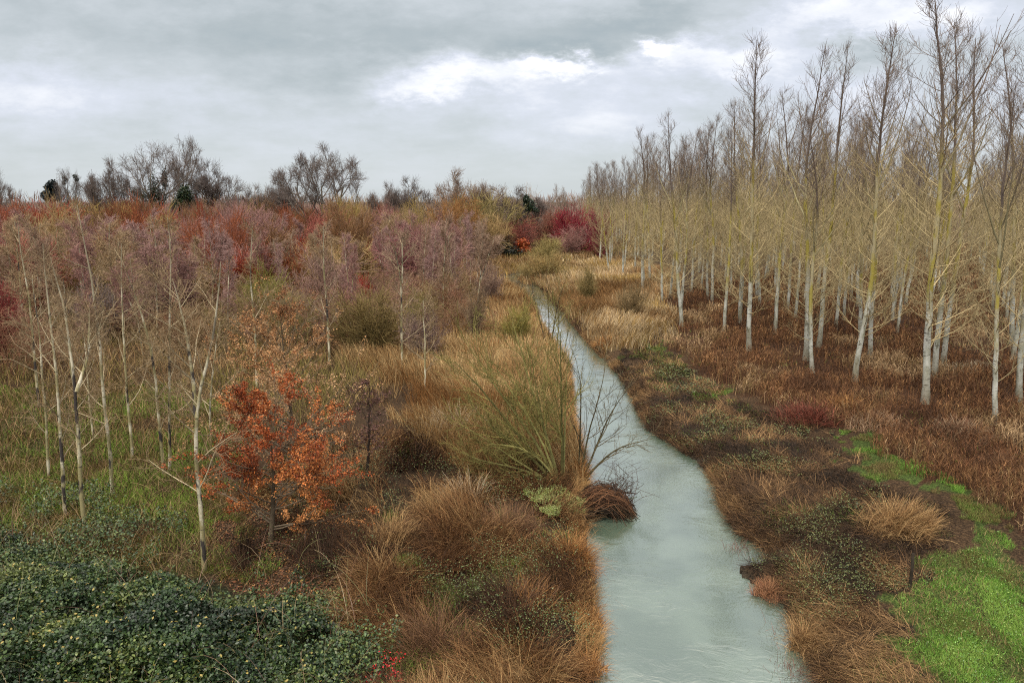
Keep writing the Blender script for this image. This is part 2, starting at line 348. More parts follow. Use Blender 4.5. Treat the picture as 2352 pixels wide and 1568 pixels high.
# ------------------------------------------------------------------ ground plants
def scatter(seed, n, poly, power=1.8, r0=9.5, r1=200, dens=None, keep=.06):
    rng = np.random.default_rng(seed); P = np.array(poly); out = []
    a0, a1 = np.arctan2(P[:, 0], P[:, 1]).min(), np.arctan2(P[:, 0], P[:, 1]).max(); a0 = max(a0, -.70); a1 = min(a1, .70)
    rr = np.hypot(P[:, 0], P[:, 1]); r0 = max(r0, rr.min() * .9); r1 = min(r1, rr.max()); got = 0
    for _ in range(60):
        q = rng.random(n); e = 2 - power
        r = (r0 ** e + q * (r1 ** e - r0 ** e)) ** (1 / e) if abs(e) > 1e-3 else r0 * (r1 / r0) ** q
        a = rng.uniform(a0, a1, n); x, y = r * np.sin(a), r * np.cos(a); k = inz(x, y, poly)
        if dens is not None: k &= rng.random(n) < dens(x, y)
        x, y = x[k], y[k]; s = sdf(x, y); k = s > keep; out.append(np.stack([x[k], y[k], land(x[k], y[k], s[k])], 1)); got += k.sum()
        if got >= n: break
    return np.concatenate(out)[:n], rng

def blades(mb, rng, P, h, w, az, lean, bend, col, K=4, px=.45):
    """ribbons: P roots, h length, w width, az lean azimuth, lean start angle, bend extra angle at the tip"""
    N = len(P); h = np.broadcast_to(h, (N,)); dist = np.linalg.norm(P[:, :2], axis=1)
    w = np.maximum(np.broadcast_to(w, (N,)), px * dist / 740.)
    lean = np.broadcast_to(lean, (N,)); bend = np.broadcast_to(bend, (N,)); az = np.broadcast_to(az, (N,))
    C = np.zeros((N, K, 3)); C[:, 0] = P; C[:, 0, 2] -= .04
    for k in range(1, K):
        th = lean + bend * ((k - .5) / (K - 1)) ** 1.3
        C[:, k] = C[:, k - 1] + (h / (K - 1))[:, None] * np.stack([np.sin(th) * np.sin(az), np.sin(th) * np.cos(az), np.cos(th)], 1)
    psi = rng.uniform(0, math.pi, N); side = np.stack([np.cos(psi), np.sin(psi), rng.normal(0, .15, N)], 1)
    ws = w[:, None] * np.linspace(1, .12, K)[None] ** .6 * .5
    v = np.stack([C - side[:, None] * ws[..., None], C + side[:, None] * ws[..., None]], 2)
    i = np.arange(N * K * 2).reshape(N, K, 2)
    f = np.stack([i[:, :-1, 0], i[:, :-1, 1], i[:, 1:, 1], i[:, 1:, 0]], -1).reshape(-1, 4)
    mb.add(v, f, np.repeat(np.broadcast_to(col, (N, 3)), K * 2, 0)); return C

def tints(rng, n, cols, var=.25, x=None, y=None, s=4., o=0):
    cols = np.array(cols)
    if x is None: k = rng.integers(0, len(cols), n)
    else: k = np.clip((fnoise(x, y, s, o) - .25) * 2 * len(cols) + rng.normal(0, .6, n), 0, len(cols) - 1).astype(int)
    return cols[k] * (1 + rng.normal(0, var, n))[:, None].clip(.45, 1.8)

def leafs(mb, rng, P, size, col, tilt=.6, asp=.62):
    N = len(P); nrm = unit(np.array([0, 0, 1.]) + rng.normal(size=(N, 3)) * tilt)
    d = rng.normal(size=(N, 3)); d = unit(d - (d * nrm).sum(1, keepdims=True) * nrm); e = np.cross(nrm, d); s = np.broadcast_to(size, (N,))[:, None]
    v = np.stack([P - d * s * .5, P + e * s * asp * .5 + nrm * s * .1, P + d * s * .5, P - e * s * asp * .5 + nrm * s * .1], 1)
    i = np.arange(N * 4).reshape(N, 4); mb.add(v, np.concatenate([i[:, [0, 1, 2]], i[:, [0, 2, 3]]]), np.repeat(np.broadcast_to(col, (N, 3)), 4, 0))
def dist_of(P): return np.linalg.norm(P[:, :2], axis=1)
def combed(P, s=5., o=0, spread=.5, rng=None): return 2 * math.pi * 1.5 * fnoise(P[:, 0], P[:, 1], s, o) + rng.normal(0, spread, len(P))

# tall straw coloured reeds on the left bank
mb = MB(); P, rng = scatter(11, 70000, Z_REED, 1.7); n = len(P)
clump = fnoise(P[:, 0], P[:, 1], 2.2, 40)
blades(mb, rng, P, rng.uniform(.6, 1.35, n) * (.55 + clump), .014, combed(P, 7, 2, .7, rng), rng.uniform(0, .35, n), rng.uniform(.1, 1.0, n),
       tints(rng, n, [(.22, .12, .045), (.34, .20, .08), (.46, .32, .15), (.28, .14, .05)], .42, P[:, 0], P[:, 1], 6, 5))
tag(mb.build('reeds', M_BLADE), 'dense straw brown reeds filling the left bank between birches and river', 'reeds', kind='stuff')
# paler reeds round the far bend and on the right bank
mb = MB(); P, rng = scatter(12, 42000, Z_REEDR, 1.7); n = len(P); clump = fnoise(P[:, 0], P[:, 1], 3, 41)
blades(mb, rng, P, rng.uniform(.6, 1.3, n) * (.5 + clump), .014, combed(P, 9, 3, .6, rng), rng.uniform(0, .35, n), rng.uniform(.1, 1.1, n),
       tints(rng, n, [(.24, .13, .05), (.38, .24, .11), (.54, .41, .24), (.34, .22, .07)], .4, P[:, 0], P[:, 1], 7, 9))
tag(mb.build('pale_reeds', M_BLADE), 'pale bleached reeds around the far river bend and the right bank', 'reeds', kind='stuff')
# brown dead herbs on the near left bank
mb = MB(); P, rng = scatter(13, 85000, Z_HERB, 1.6, dens=lambda x, y: np.clip((fnoise(x, y, 1.5, 50) - .40) * 7, .04, 1)); n = len(P); clump = fnoise(P[:, 0], P[:, 1], 1.5, 50)
blades(mb, rng, P, rng.uniform(.15, 1.25, n) * (.35 + 1.1 * clump), .011, combed(P, 2.6, 22, .95, rng), rng.uniform(.0, 1.15, n), rng.uniform(.2, 1.7, n),
       tints(rng, n, [(.045, .024, .013), (.11, .052, .022), (.20, .098, .038), (.34, .21, .09)], .5, P[:, 0], P[:, 1], 3, 15))
tag(mb.build('dead_herbs', M_BLADE), 'tangled brown dead stems covering the near left bank', 'dead stems', kind='stuff')
# russet herbs below the poplars
def herb(mb, P, rng, h, cols, s=5, o=0, px=.42):
    n = len(P); c = tints(rng, n, cols, .3, P[:, 0], P[:, 1], s, o); hh = rng.uniform(.5, 1.1, n) * h
    C = blades(mb, rng, P, hh, .012, rng.uniform(0, 6.3, n), rng.uniform(0, .35, n), rng.uniform(0, .5, n), c, 3, px)
    for k in range(3):
        q = C[:, 1] * (1 - .33 * k) + C[:, 2] * .33 * k if k else C[:, 1]
        blades(mb, rng, q, hh * .3, .010, rng.uniform(0, 6.3, n), rng.uniform(.3, 1.0, n), .5, c * rng.uniform(.8, 1.3, (n, 1)), 3, px)
mb = MB(); P, rng = scatter(14, 60000, Z_RUS, 1.6, dens=lambda x, y: np.clip((fnoise(x, y, 2.5, 60) - .25) * 4, .2, 1))
herb(mb, P, rng, .45 + .65 * fnoise(P[:, 0], P[:, 1], 2.5, 60), [(.09, .042, .02), (.17, .075, .032), (.25, .13, .055), (.13, .06, .028), (.21, .13, .055), (.42, .28, .15)], 3, 31)
tag(mb.build('russet_herbs', M_BLADE), 'russet dead herbs carpeting the floor of the poplar plantation', 'dead herbs', kind='stuff')
# muddy bank: flattened stems and bramble leaves
mb = MB(); P, rng = scatter(15, 95000, Z_MUD, 1.5); n = len(P)
blades(mb, rng, P, rng.uniform(.12, .75, n), .010, combed(P, 1.6, 70, 1.0, rng), np.where(rng.random(n) < .85, rng.uniform(1.0, 1.55, n), rng.uniform(.3, 1.2, n)) , rng.uniform(0, .7, n),
       tints(rng, n, [(.028, .017, .010), (.050, .028, .015), (.09, .050, .024), (.14, .075, .032), (.30, .18, .08)], .6, P[:, 0], P[:, 1], 1.1, 71), 4)
tag(mb.build('flattened_stems', M_BLADE), 'dark flattened dead stems lying on the muddy right bank', 'dead stems', kind='stuff')
tc_ = np.array([G(2170, 1240), G(2230, 1350), G(2290, 1470), G(2352, 1568)])
def track(x, y):                           # two wheel tracks: bare strip in the middle
    xc = np.interp(y, tc_[::-1, 1], tc_[::-1, 0]); return np.clip((np.abs(x - xc) + .3 * fnoise(x, y, .8, 84) - .15) / .5, .05, 1) * np.clip(segdist(x, y, Z_GR) / 1.1, .12, 1) * np.clip((fnoise(x, y, .9, 81) - .30) * 5, .06, 1)
mb = MB(); P, rng = scatter(16, 15000, Z_MUD, 1.5, dens=lambda x, y: np.clip((fnoise(x, y, 1.8, 75) - .52) * 9, 0, 1)); P[:, 2] += rng.uniform(.02, .22, len(P))
leafs(mb, rng, P, rng.uniform(.03, .06, len(P)) * np.maximum(1, dist_of(P) / 22), tints(rng, len(P), [(.10, .12, .03), (.16, .17, .05), (.07, .10, .03)], .3))
P, rng = scatter(48, 6000, Z_GR, 1.4, dens=track); P[:, 2] += rng.uniform(.02, .14, len(P)); leafs(mb, rng, P, rng.uniform(.025, .05, len(P)), tints(rng, len(P), [(.06, .12, .02), (.09, .20, .03), (.14, .28, .05), (.22, .30, .07)], .35), .8)
P, rng = scatter(17, 16000, Z_HERB, 1.4, dens=lambda x, y: np.clip((fnoise(x, y, 1.6, 77) - .52) * 9, 0, 1)); P[:, 2] += rng.uniform(.05, .75, len(P))
leafs(mb, rng, P, rng.uniform(.03, .055, len(P)), tints(rng, len(P), [(.10, .13, .03), (.14, .15, .05), (.06, .10, .03)], .3))
tag(mb.build('bramble_leaves', M_LEAF), 'small green bramble leaves dotted over the muddy bank and dead stems', 'brambles', kind='stuff')
# green grass on the right track
mb = MB()
def grass(seed, n, z, cols, h=.13, o=0, dens=None):
    P, rng = scatter(seed, n, z, 1.5, dens=dens); k = len(P)
    blades(mb, rng, P, rng.uniform(.4, 1.2, k) * h, .008, rng.uniform(0, 6.3, k), rng.uniform(.1, .9, k), rng.uniform(.1, .9, k), tints(rng, k, cols, .25, P[:, 0], P[:, 1], 1.5, o), 3)
GC = [(.16, .12, .045), (.15, .17, .04), (.12, .21, .035), (.15, .31, .04), (.24, .38, .07)]
grass(20, 105000, Z_GR, GC, .15, 80, track)
grass(21, 16000, Z_GR2, GC, .14, 82, lambda x, y: np.clip((fnoise(x, y, 1., 83) - .35) * 6, 0, 1)); grass(22, 9000, Z_GR3, GC[:3], .14, 84, lambda x, y: np.clip((fnoise(x, y, 1., 85) - .4) * 6, 0, 1))
grass(39, 9000, Z_GR, [(.24, .16, .07), (.30, .22, .10), (.10, .07, .03)], .2, 71); grass(40, 5000, Z_RUS, [(.16, .17, .04), (.15, .21, .04), (.24, .2, .07)], .3, 76, lambda x, y: np.clip((fnoise(x, y, 3, 74) - .60) * 12, 0, 1)); grass(37, 9000, Z_MUD, [(.13, .14, .03), (.14, .22, .04)], .16, 89, lambda x, y: np.clip((fnoise(x, y, 1.9, 78) - .60) * 12, 0, 1)); grass(23, 6500, Z_GR4, [(.14, .15, .03), (.13, .19, .03)], .16, 86); grass(24, 3000, Z_GR5, GC[1:], .14, 87); grass(36, 16000, Z_HERB, [(.14, .16, .03), (.16, .24, .04)], .3, 89, lambda x, y: np.clip((fnoise(x, y, 1.9, 79) - .60) * 12, 0, 1)); grass(25, 3500, Z_GR6, [(.14, .2, .03), (.18, .26, .04)], .2, 88)
tag(mb.build('green_grass', M_BLADE), 'bright green grass on the track at the lower right and in patches on both banks', 'grass', kind='stuff')
# mossy grass below the birches
mb = MB()
grass(26, 120000, Z_LG, [(.16, .11, .03), (.15, .16, .03), (.16, .24, .035), (.22, .32, .045)], .24, 90, lambda x, y: np.clip((fnoise(x, y, 3, 12) - .30) * 6, .10, 1))
P, rng = scatter(27, 15000, Z_LG, 1.6); n = len(P)
blades(mb, rng, P, rng.uniform(.2, .9, n), .010, rng.uniform(0, 6.3, n), rng.uniform(.1, 1.1, n), rng.uniform(0, .8, n), tints(rng, n, [(.08, .045, .022), (.18, .11, .05), (.30, .20, .10)], .4), 4)
tag(mb.build('mossy_grass', M_BLADE), 'mossy green grass and dead twigs on the floor of the birch stand', 'grass', kind='stuff')
# dark leafy mass of brambles and ivy
mb = MB()
def mound(x, y): return .45 + 1.15 * fnoise(x, y, 3.0, 95) + .45 * fnoise(x, y, .9, 97)
P, rng = scatter(28, 135000, Z_IVY, 1.0, r0=9, dens=lambda x, y: np.clip(segdist(x, y, Z_IVY) / 1.8 * (.3 + 1.4 * fnoise(x, y, 1.5, 46)), .04, 1) * np.clip((fnoise(x, y, .7, 99) - .34) * 6, .05, 1)); n = len(P)
edge = np.clip(segdist(P[:, 0], P[:, 1], Z_IVY) / (1.2 + 3.0 * fnoise(P[:, 0], P[:, 1], 2.4, 44)), .12, 1); P[:, 2] += mound(P[:, 0], P[:, 1]) * edge * (1 - rng.random(n) ** 1.6 * .7)
leafs(mb, rng, P, rng.uniform(.045, .10, n), tints(rng, n, [(.016, .032, .013), (.026, .052, .017), (.048, .080, .022), (.10, .125, .03)], .45, P[:, 0], P[:, 1], 1.2, 98), .85, .7)
k = rng.random(n) < .012; leafs(mb, rng, P[k] + (0, 0, .03), .075, (.36, .28, .07), .4)
P, rng = scatter(47, 700, Z_IVY, 1.0, r0=9); n = len(P); P[:, 2] += mound(P[:, 0], P[:, 1]) * .55
blades(mb, rng, P, rng.uniform(.5, 1.5, n), .009, rng.uniform(0, 6.3, n), rng.uniform(0, .7, n), rng.uniform(.6, 2.0, n), tints(rng, n, [(.16, .08, .05), (.28, .19, .10), (.12, .12, .04)], .3), 6)
P, rng = scatter(38, 26000, zone([(-300, 1130), (200, 1140), (420, 1240), (560, 1330), (640, 1400), (800, 1400), (900, 1500), (940, 1700), (-300, 1700)]), 1.0, dens=lambda x, y: np.clip((fnoise(x, y, 1.1, 39) - .42) * 8, 0, 1)); P[:, 2] += rng.uniform(.1, .7, len(P))
leafs(mb, rng, P, rng.uniform(.045, .09, len(P)), tints(rng, len(P), [(.035, .07, .024), (.06, .10, .030), (.12, .15, .04)], .4), .85, .7)
tag(mb.build('bramble_thicket', M_LEAF), 'dark green leafy mass of brambles and ivy filling the lower left corner', 'brambles', kind='stuff')
# general rough growth everywhere else on the left and far
Z_REST = [(-150, 26), (-14, 26), (-8, 30), (-2, 45), (2, 70), (12, 118), (30, 150), (90, 190), (-150, 190)]
mb = MB(); P, rng = scatter(29, 85000, Z_REST, 1.6, r0=24, dens=lambda x, y: np.where(inpoly(x, y, Z_REED), .15, 1) * np.where(inpoly(x, y, Z_LG), .25, 1)); n = len(P)
blades(mb, rng, P, rng.uniform(.4, 1.5, n), .014, rng.uniform(0, 6.3, n), rng.uniform(0, .6, n), rng.uniform(0, .9, n),
       tints(rng, n, [(.09, .05, .025), (.20, .11, .045), (.34, .22, .10), (.20, .16, .045)], .45, P[:, 0], P[:, 1], 9, 33), 4)
tag(mb.build('rough_growth', M_BLADE), 'rough brown undergrowth below the left thicket', 'undergrowth', kind='stuff')
# bleached orange fringe along the water
mb = MB(); rng = np.random.default_rng(30)
def fringe(line, side, n, cols, h=.5):
    L = np.array(line); s = np.concatenate([[0], np.cumsum(np.linalg.norm(np.diff(L, axis=0), axis=1))]); q = rng.random(n) ** 1.2 * s[-1]
    x = np.interp(q, s, L[:, 0]) + side * rng.uniform(-.05, .6, n); y = np.interp(q, s, L[:, 1]); sd_ = sdf(x, y); k = (sd_ > -.08) & (fnoise(x, y, 1.1, 91) > .40); x, y, q = x[k], y[k], sd_[k]
    P = np.stack([x, y, np.maximum(land(x, y, q), .0)], 1); m_ = len(P)
    blades(mb, rng, P, rng.uniform(.3, 1.1, m_) * h, .010, -side * 1.57 + rng.normal(0, .8, m_), rng.uniform(.2, .9, m_), rng.uniform(.2, 1.3, m_), tints(rng, m_, cols, .3, x, y, 1.5, 92), 4)
fringe(lb, -1, 26000, [(.19, .10, .04), (.33, .17, .06), (.42, .25, .10)], .55)
fringe(rb, 1, 30000, [(.06, .035, .02), (.13, .07, .032), (.27, .16, .07)], .42)
tag(mb.build('bank_fringe', M_BLADE), 'orange brown grass hanging over both edges of the river', 'bank grass', kind='stuff')
# pale mossy mat beside the debris
mb = MB(); zp = zone([(1215, 1150), (1260, 1143), (1345, 1140), (1335, 1165), (1290, 1175), (1262, 1205), (1240, 1190)])
rng = np.random.default_rng(31); Zp = np.array(zp); q = rng.uniform(Zp.min(0) - .2, Zp.max(0) + .2, (16000, 2)); ks = inpoly(q[:, 0] + (vnoise(q[:, 0], q[:, 1], .4, 94) - .5) * .5, q[:, 1], zp) & (rng.random(16000) < np.clip((fnoise(q[:, 0], q[:, 1], .28, 93) - .36) * 5, 0, 1)); q = q[ks]
P = np.concatenate([q, np.maximum(land(q[:, 0], q[:, 1]), 0)[:, None] + (.26 + .30 * rng.random(len(q)) ** 2 * vnoise(q[:, 0], q[:, 1], .3, 95))[:, None]], 1)
leafs(mb, rng, P, .04, tints(rng, len(P), [(.34, .40, .11), (.44, .48, .20), (.20, .26, .06)], .3), .8)
blades(mb, rng, P[::3], .16, .01, rng.uniform(0, 6.3, len(P[::3])), .5, .8, tints(rng, len(P[::3]), [(.27, .32, .09), (.36, .40, .16)], .3))
tag(mb.build('moss_mat', M_DRYLEAF), 'pale yellow green mossy mat on the left bank beside the debris pile', 'moss', kind='stuff')
mb = MB(); P, rng = scatter(49, 9000, zone([(470, 1150), (720, 1120), (780, 1260), (740, 1380), (560, 1400), (480, 1330)]), 1.2); P[:, 2] += .03
leafs(mb, rng, P, rng.uniform(.04, .08, len(P)), tints(rng, len(P), [(.22, .08, .035), (.13, .06, .03), (.30, .14, .05), (.08, .045, .025)], .3), .5)
blades(mb, rng, P[::3], rng.uniform(.1, .5, len(P[::3])), .012, rng.uniform(0, 6.3, len(P[::3])), 1.3, .3, tints(rng, len(P[::3]), [(.10, .06, .035), (.2, .12, .07)], .3), 3)
tag(mb.build('leaf_litter', M_DRYLEAF), 'rusty fallen leaves and twigs on the dark soil below the fiery oak', 'leaf litter', kind='stuff')
# far woodland
mb = MB(); rng = np.random.default_rng(33); n = 46000
a = rng.uniform(-.75, .75, n); r = rng.uniform(190, 420, n); x, y = r * np.sin(a), r * np.cos(a)
top = 4.5 + 10 * fnoise(x, y, 28, 44); z0 = rng.uniform(0, 1, n) ** .6 * top
P = np.stack([x, y, z0], 1); blades(mb, rng, P, rng.uniform(1.2, 3.2, n), .12, rng.uniform(0, 6.3, n), rng.uniform(0, .6, n), .3,
       tints(rng, n, [(.24, .17, .13), (.30, .21, .17), (.33, .22, .18), (.27, .22, .14)], .2, x, y, 30, 45), 3, .5)
tag(mb.build('far_woodland', M_BLADE), 'brown mauve band of distant bare woodland along the horizon', 'woodland', kind='stuff')

# ------------------------------------------------------------------ tree prototypes
def two_part(name, tr, cr, mtr, mcr, second='branches'):
    root = empty(name); tr.build('trunk', mtr, root); cr.build(second, mcr, root); return root
USED = set()
def copy_tree(o):
    if o.name not in USED: USED.add(o.name); return o
    c = o.copy(); COL.objects.link(c)
    for ch in list(o.children):
        d = ch.copy(); COL.objects.link(d); d.parent = c
        for g_ in ch.children: e = g_.copy(); COL.objects.link(e); e.parent = d
    return c
def place(proto, loc, sx, sz, rz, tilt=(0, 0), color=None, label=None, cat=None, group=None):
    o = copy_tree(proto)
    M = Matrix.Translation(loc) @ Matrix(((1, 0, tilt[0], 0), (0, 1, tilt[1], 0), (0, 0, 1, 0), (0, 0, 0, 1))).to_3x3().to_quaternion().to_matrix().to_4x4() if False else None
    o.location = loc
    ax = Vector((tilt[0], tilt[1], 1)).normalized(); q = Vector((0, 0, 1)).rotation_difference(ax)
    o.rotation_mode = 'QUATERNION'; o.rotation_quaternion = q @ Matrix.Rotation(rz, 3, 'Z').to_quaternion()
    o.scale = (sx, sx, sz)
    if color is not None:
        for ch in o.children:
            if ch.get('tint', 1) : ch.color = (*color, 1)
    for k_, v_ in (('label', label), ('category', cat), ('group', group)):
        if v_: o[k_] = v_
        elif k_ in o: del o[k_]
    return o

PH = 18.0
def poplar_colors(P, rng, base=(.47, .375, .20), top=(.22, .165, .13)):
    t = np.clip((P[..., 2] - 10.5 + rng.normal(0, .9, P.shape[:1])[:, None]) / 3.5, 0, 1)[..., None]  # darker upper twigs: own tone plus backlit look against the sky, painted into colour
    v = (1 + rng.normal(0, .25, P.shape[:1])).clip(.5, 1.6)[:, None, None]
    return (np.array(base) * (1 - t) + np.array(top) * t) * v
def make_poplar(seed, forks=1, dens=1.0):
    rng = np.random.default_rng(seed); K = 22
    T = curve([(0, 0, 0), (rng.normal(0, .1), rng.normal(0, .1), 6), (rng.normal(0, .25), rng.normal(0, .25), 12), (rng.normal(0, .4), rng.normal(0, .4), PH)], K, rng, .025)[None]
    rad = (.138 * (1 - np.linspace(0, 1, K)) ** .85 + .012)[None]; rad[0, 0] *= 1.35
    tr = MB(); cr = MB(); tubes(tr, T, rad, 9, (1, 1, 1))
    F1, FR = grow(rng, T, rad, forks * 2 + 2, .42, .80, 30, 6, lambda t, L: (1.05 - t) * L * .68, 9, .13, .05, .62, .08, .012)
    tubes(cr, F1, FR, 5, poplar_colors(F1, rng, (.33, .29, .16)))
    n1 = int(66 * dens)
    B1, R1 = grow(rng, T, rad, n1, .13, .985, lambda t: 66 - 22 * t, 9, lambda t, L: 4.3 * (1.02 - t) ** .62 * (.55 + .45 * np.minimum(t / .35, 1)), 7, .12, .035, .40, .026, .009)
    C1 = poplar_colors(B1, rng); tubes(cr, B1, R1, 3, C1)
    P1 = np.concatenate([B1, F1[:, ::1][:, np.linspace(0, 8, 7).astype(int)]]); Q1 = np.concatenate([R1, FR[:, np.linspace(0, 8, 7).astype(int)]])
    B2, R2 = grow(rng, P1, Q1, 8, .2, .98, 36, 9, lambda t, L: np.minimum(L, 5) * .40 * (1.15 - .6 * t), 5, .30, .04, .6, .013, .0072)
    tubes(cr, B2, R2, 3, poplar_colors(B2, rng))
    B3, R3 = grow(rng, B2, R2, 2, .15, .95, 34, 10, lambda t, L: .6 + 0 * t, 4, .32, .04, .8, .0082, .0062)
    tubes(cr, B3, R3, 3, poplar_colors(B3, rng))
    return two_part('poplar', tr, cr, M_POPLAR, M_TWIG)
POP = [make_poplar(100 + i, i % 3, (1., 1.15, .85, 1.05, .75, 1.2, .95, 1.1, .8)[i]) for i in range(9)]

def place_pop(px, py, tx, ty, k, label, group='poplars of the plantation', fat=1.0):
    g_ = G(px, py, .45); z0 = float(land(np.array([g_[0]]), np.array([g_[1]]))[0]); topp = AT(tx, ty, g_[1]); H = topp[2] - z0
    return place(POP[k % 9], (g_[0], g_[1], z0 - .05), H / PH * fat, H / PH, k * 1.7, ((topp[0] - g_[0]) / H, .0), (1, 1, 1), label, 'poplar', group)
FRONT = [
 (2125, 930, 2185, -40, 0, 'tall pale foremost poplar, its crown cut by the top of the view', 1.12),
 (1963, 880, 2060, 65, 1, 'white trunked poplar nearest the track, leaning slightly right as it rises'),
 (1850, 828, 1868, 118, 2, 'slim poplar standing directly left of a leaning whiter trunk behind the track'),
 (1720, 808, 1742, 95, 3, 'lone tall straight poplar at the near corner of the plantation with a bare spire crown'),
 (1880, 798, 1950, 112, 4, 'poplar leaning right just behind the slim front poplar'),
 (1998, 830, 2040, 160, 5, 'thin poplar half hidden behind the leaning white trunk near the track'),
 (2145, 872, 2235, 45, 6, 'poplar leaning right close behind the tallest foremost poplar'),
 (2165, 845, 2262, 80, 7, 'third trunk of the tight poplar cluster behind the foremost poplar'),
 (2340, 925, 2385, 40, 3, 'poplar at the right edge of the view with a clean white lower trunk'),
 (1565, 750, 1535, 265, 4, 'first poplar of the plantation beside the river, mossy with branches to the ground', 1.2),
 (1780, 768, 1805, 205, 8, 'poplar between the lone corner poplar and the slim front one, one row back'),
 (1625, 690, 1630, 290, 5, 'short white stemmed poplar in the gap right of the mossy riverside poplar'),
 (2325, 805, 2340, 90, 6, 'thick grey poplar trunk one row back at the right edge'),
 (1700, 745, 1690, 230, 1, 'poplar just behind and left of the lone corner poplar'),
 (1400, 630, 1370, 372, 3, 'small looking poplar at the far left end of the plantation edge'),
 (1430, 640, 1440, 362, 0, 'second poplar from the far left end of the plantation edge'),
 (1492, 652, 1490, 310, 2, 'fourth poplar from the far left end of the plantation, left of the mossy riverside one'),
 (1458, 628, 1465, 345, 4, 'third poplar from the far left end of the plantation edge'),
]
for q in FRONT: place_pop(*q[:6], fat=q[6] if len(q) > 6 else 1.)
fp = [tuple(G(q[0], q[1])) for q in FRONT]
rng = np.random.default_rng(77); cnt = 0; ey = [30, 34, 46, 57, 72, 100, 130, 170, 230]; ex = [21, 19.5, 15.5, 13.5, 14, 14, 15, 17, 22]
yv = 31.0; row = 0
while yv < 215:
    xe = np.interp(yv, ey, ex); xs = xe + (row % 2) * 1.5; stepx = 4.4 if yv < 80 else 5.5 if yv < 120 else 7.5
    while xs < yv * .72 + 3:
        x_, y_ = xs + rng.normal(0, .4), yv + rng.normal(0, .5); xs += stepx
        if abs(x_ - (22 + (y_ - 34) * .58)) < 2.3 and y_ > 36: continue        # the open ride
        if min(math.hypot(x_ - a_, y_ - b_) for a_, b_ in fp) < 2.6: continue
        if cnt >= 250: break
        px_ = 1176 + x_ / (y_ * math.cos(PITCH)) * F
        if px_ > 2420: continue
        z_ = float(land(np.array([x_]), np.array([y_]))[0]); H = rng.uniform(13.2, 17.2); w_ = rng.uniform(.88, 1.1)
        lab, grp = ('bare poplar in the inner rows close behind the front trunks', 'inner poplars near the front') if y_ < 70 else ('slender bare poplar deep inside the plantation', 'poplars deep in the plantation') if y_ < 120 else ('distant bare poplar at the far end of the plantation', 'far poplars')
        place(POP[rng.integers(9)], (x_, y_, z_ - .05), H / PH * w_, H / PH, rng.uniform(0, 6.3), (rng.normal(0, .03), rng.normal(0, .03)), tuple(np.array([1, 1, 1]) * rng.uniform(.72, 1.1)), lab, 'poplar', grp); cnt += 1
    yv += 4.6 if yv < 80 else 5.8 if yv < 120 else 8; row += 1
print('poplars', cnt)

# ---- birches
def birch_parts(rng, lines, rad, n1=20, L1=1.7, hue=(.46, .38, .24), tw=(.34, .26, .18), t0=.22, dens=1., k=1., up=.06):
    """lines: list of (K,3) polylines, the first is the main stem"""
    tr = MB(); cr = MB(); K = 14; Ls = []; Rs = []
    for i, l in enumerate(lines):
        c = curve(l, K, rng, .012)[None]; r0 = rad * .72 if i == 0 else rad * .55
        r_ = (r0 * (1 - np.linspace(0, 1, K)) ** .8 + .010 * k)[None]; tubes(tr, c, r_, 8, (1, 1, 1)); Ls.append(c); Rs.append(r_)
    T = np.concatenate(Ls); Q = np.concatenate(Rs)
    v = lambda P, c: np.array(c) * (1 + rng.normal(0, .28, (len(P), 1))).clip(.5, 1.7)
    B1, R1 = grow(rng, T, Q, int(n1 * dens), t0, .98, 46, 10, lambda t, L: L1 * (1.1 - .75 * t), 6, up, .09, .45, .022 * k, .007 * k); tubes(cr, B1, R1, 4, v(B1, hue))
    B2, R2 = grow(rng, B1, R1, 9, .15, .98, 44, 12, lambda t, L: L * .42, 4, up * .7, .08, .6, .010 * k, .006 * k); tubes(cr, B2, R2, 3, v(B2, tw))
    B3, R3 = grow(rng, B2, R2, 5, .1, .95, 40, 14, lambda t, L: .32 + 0 * t, 3, .0, .08, .8, .007 * k, .005 * k); tubes(cr, B3, R3, 3, v(B3, tw))
    return tr, cr
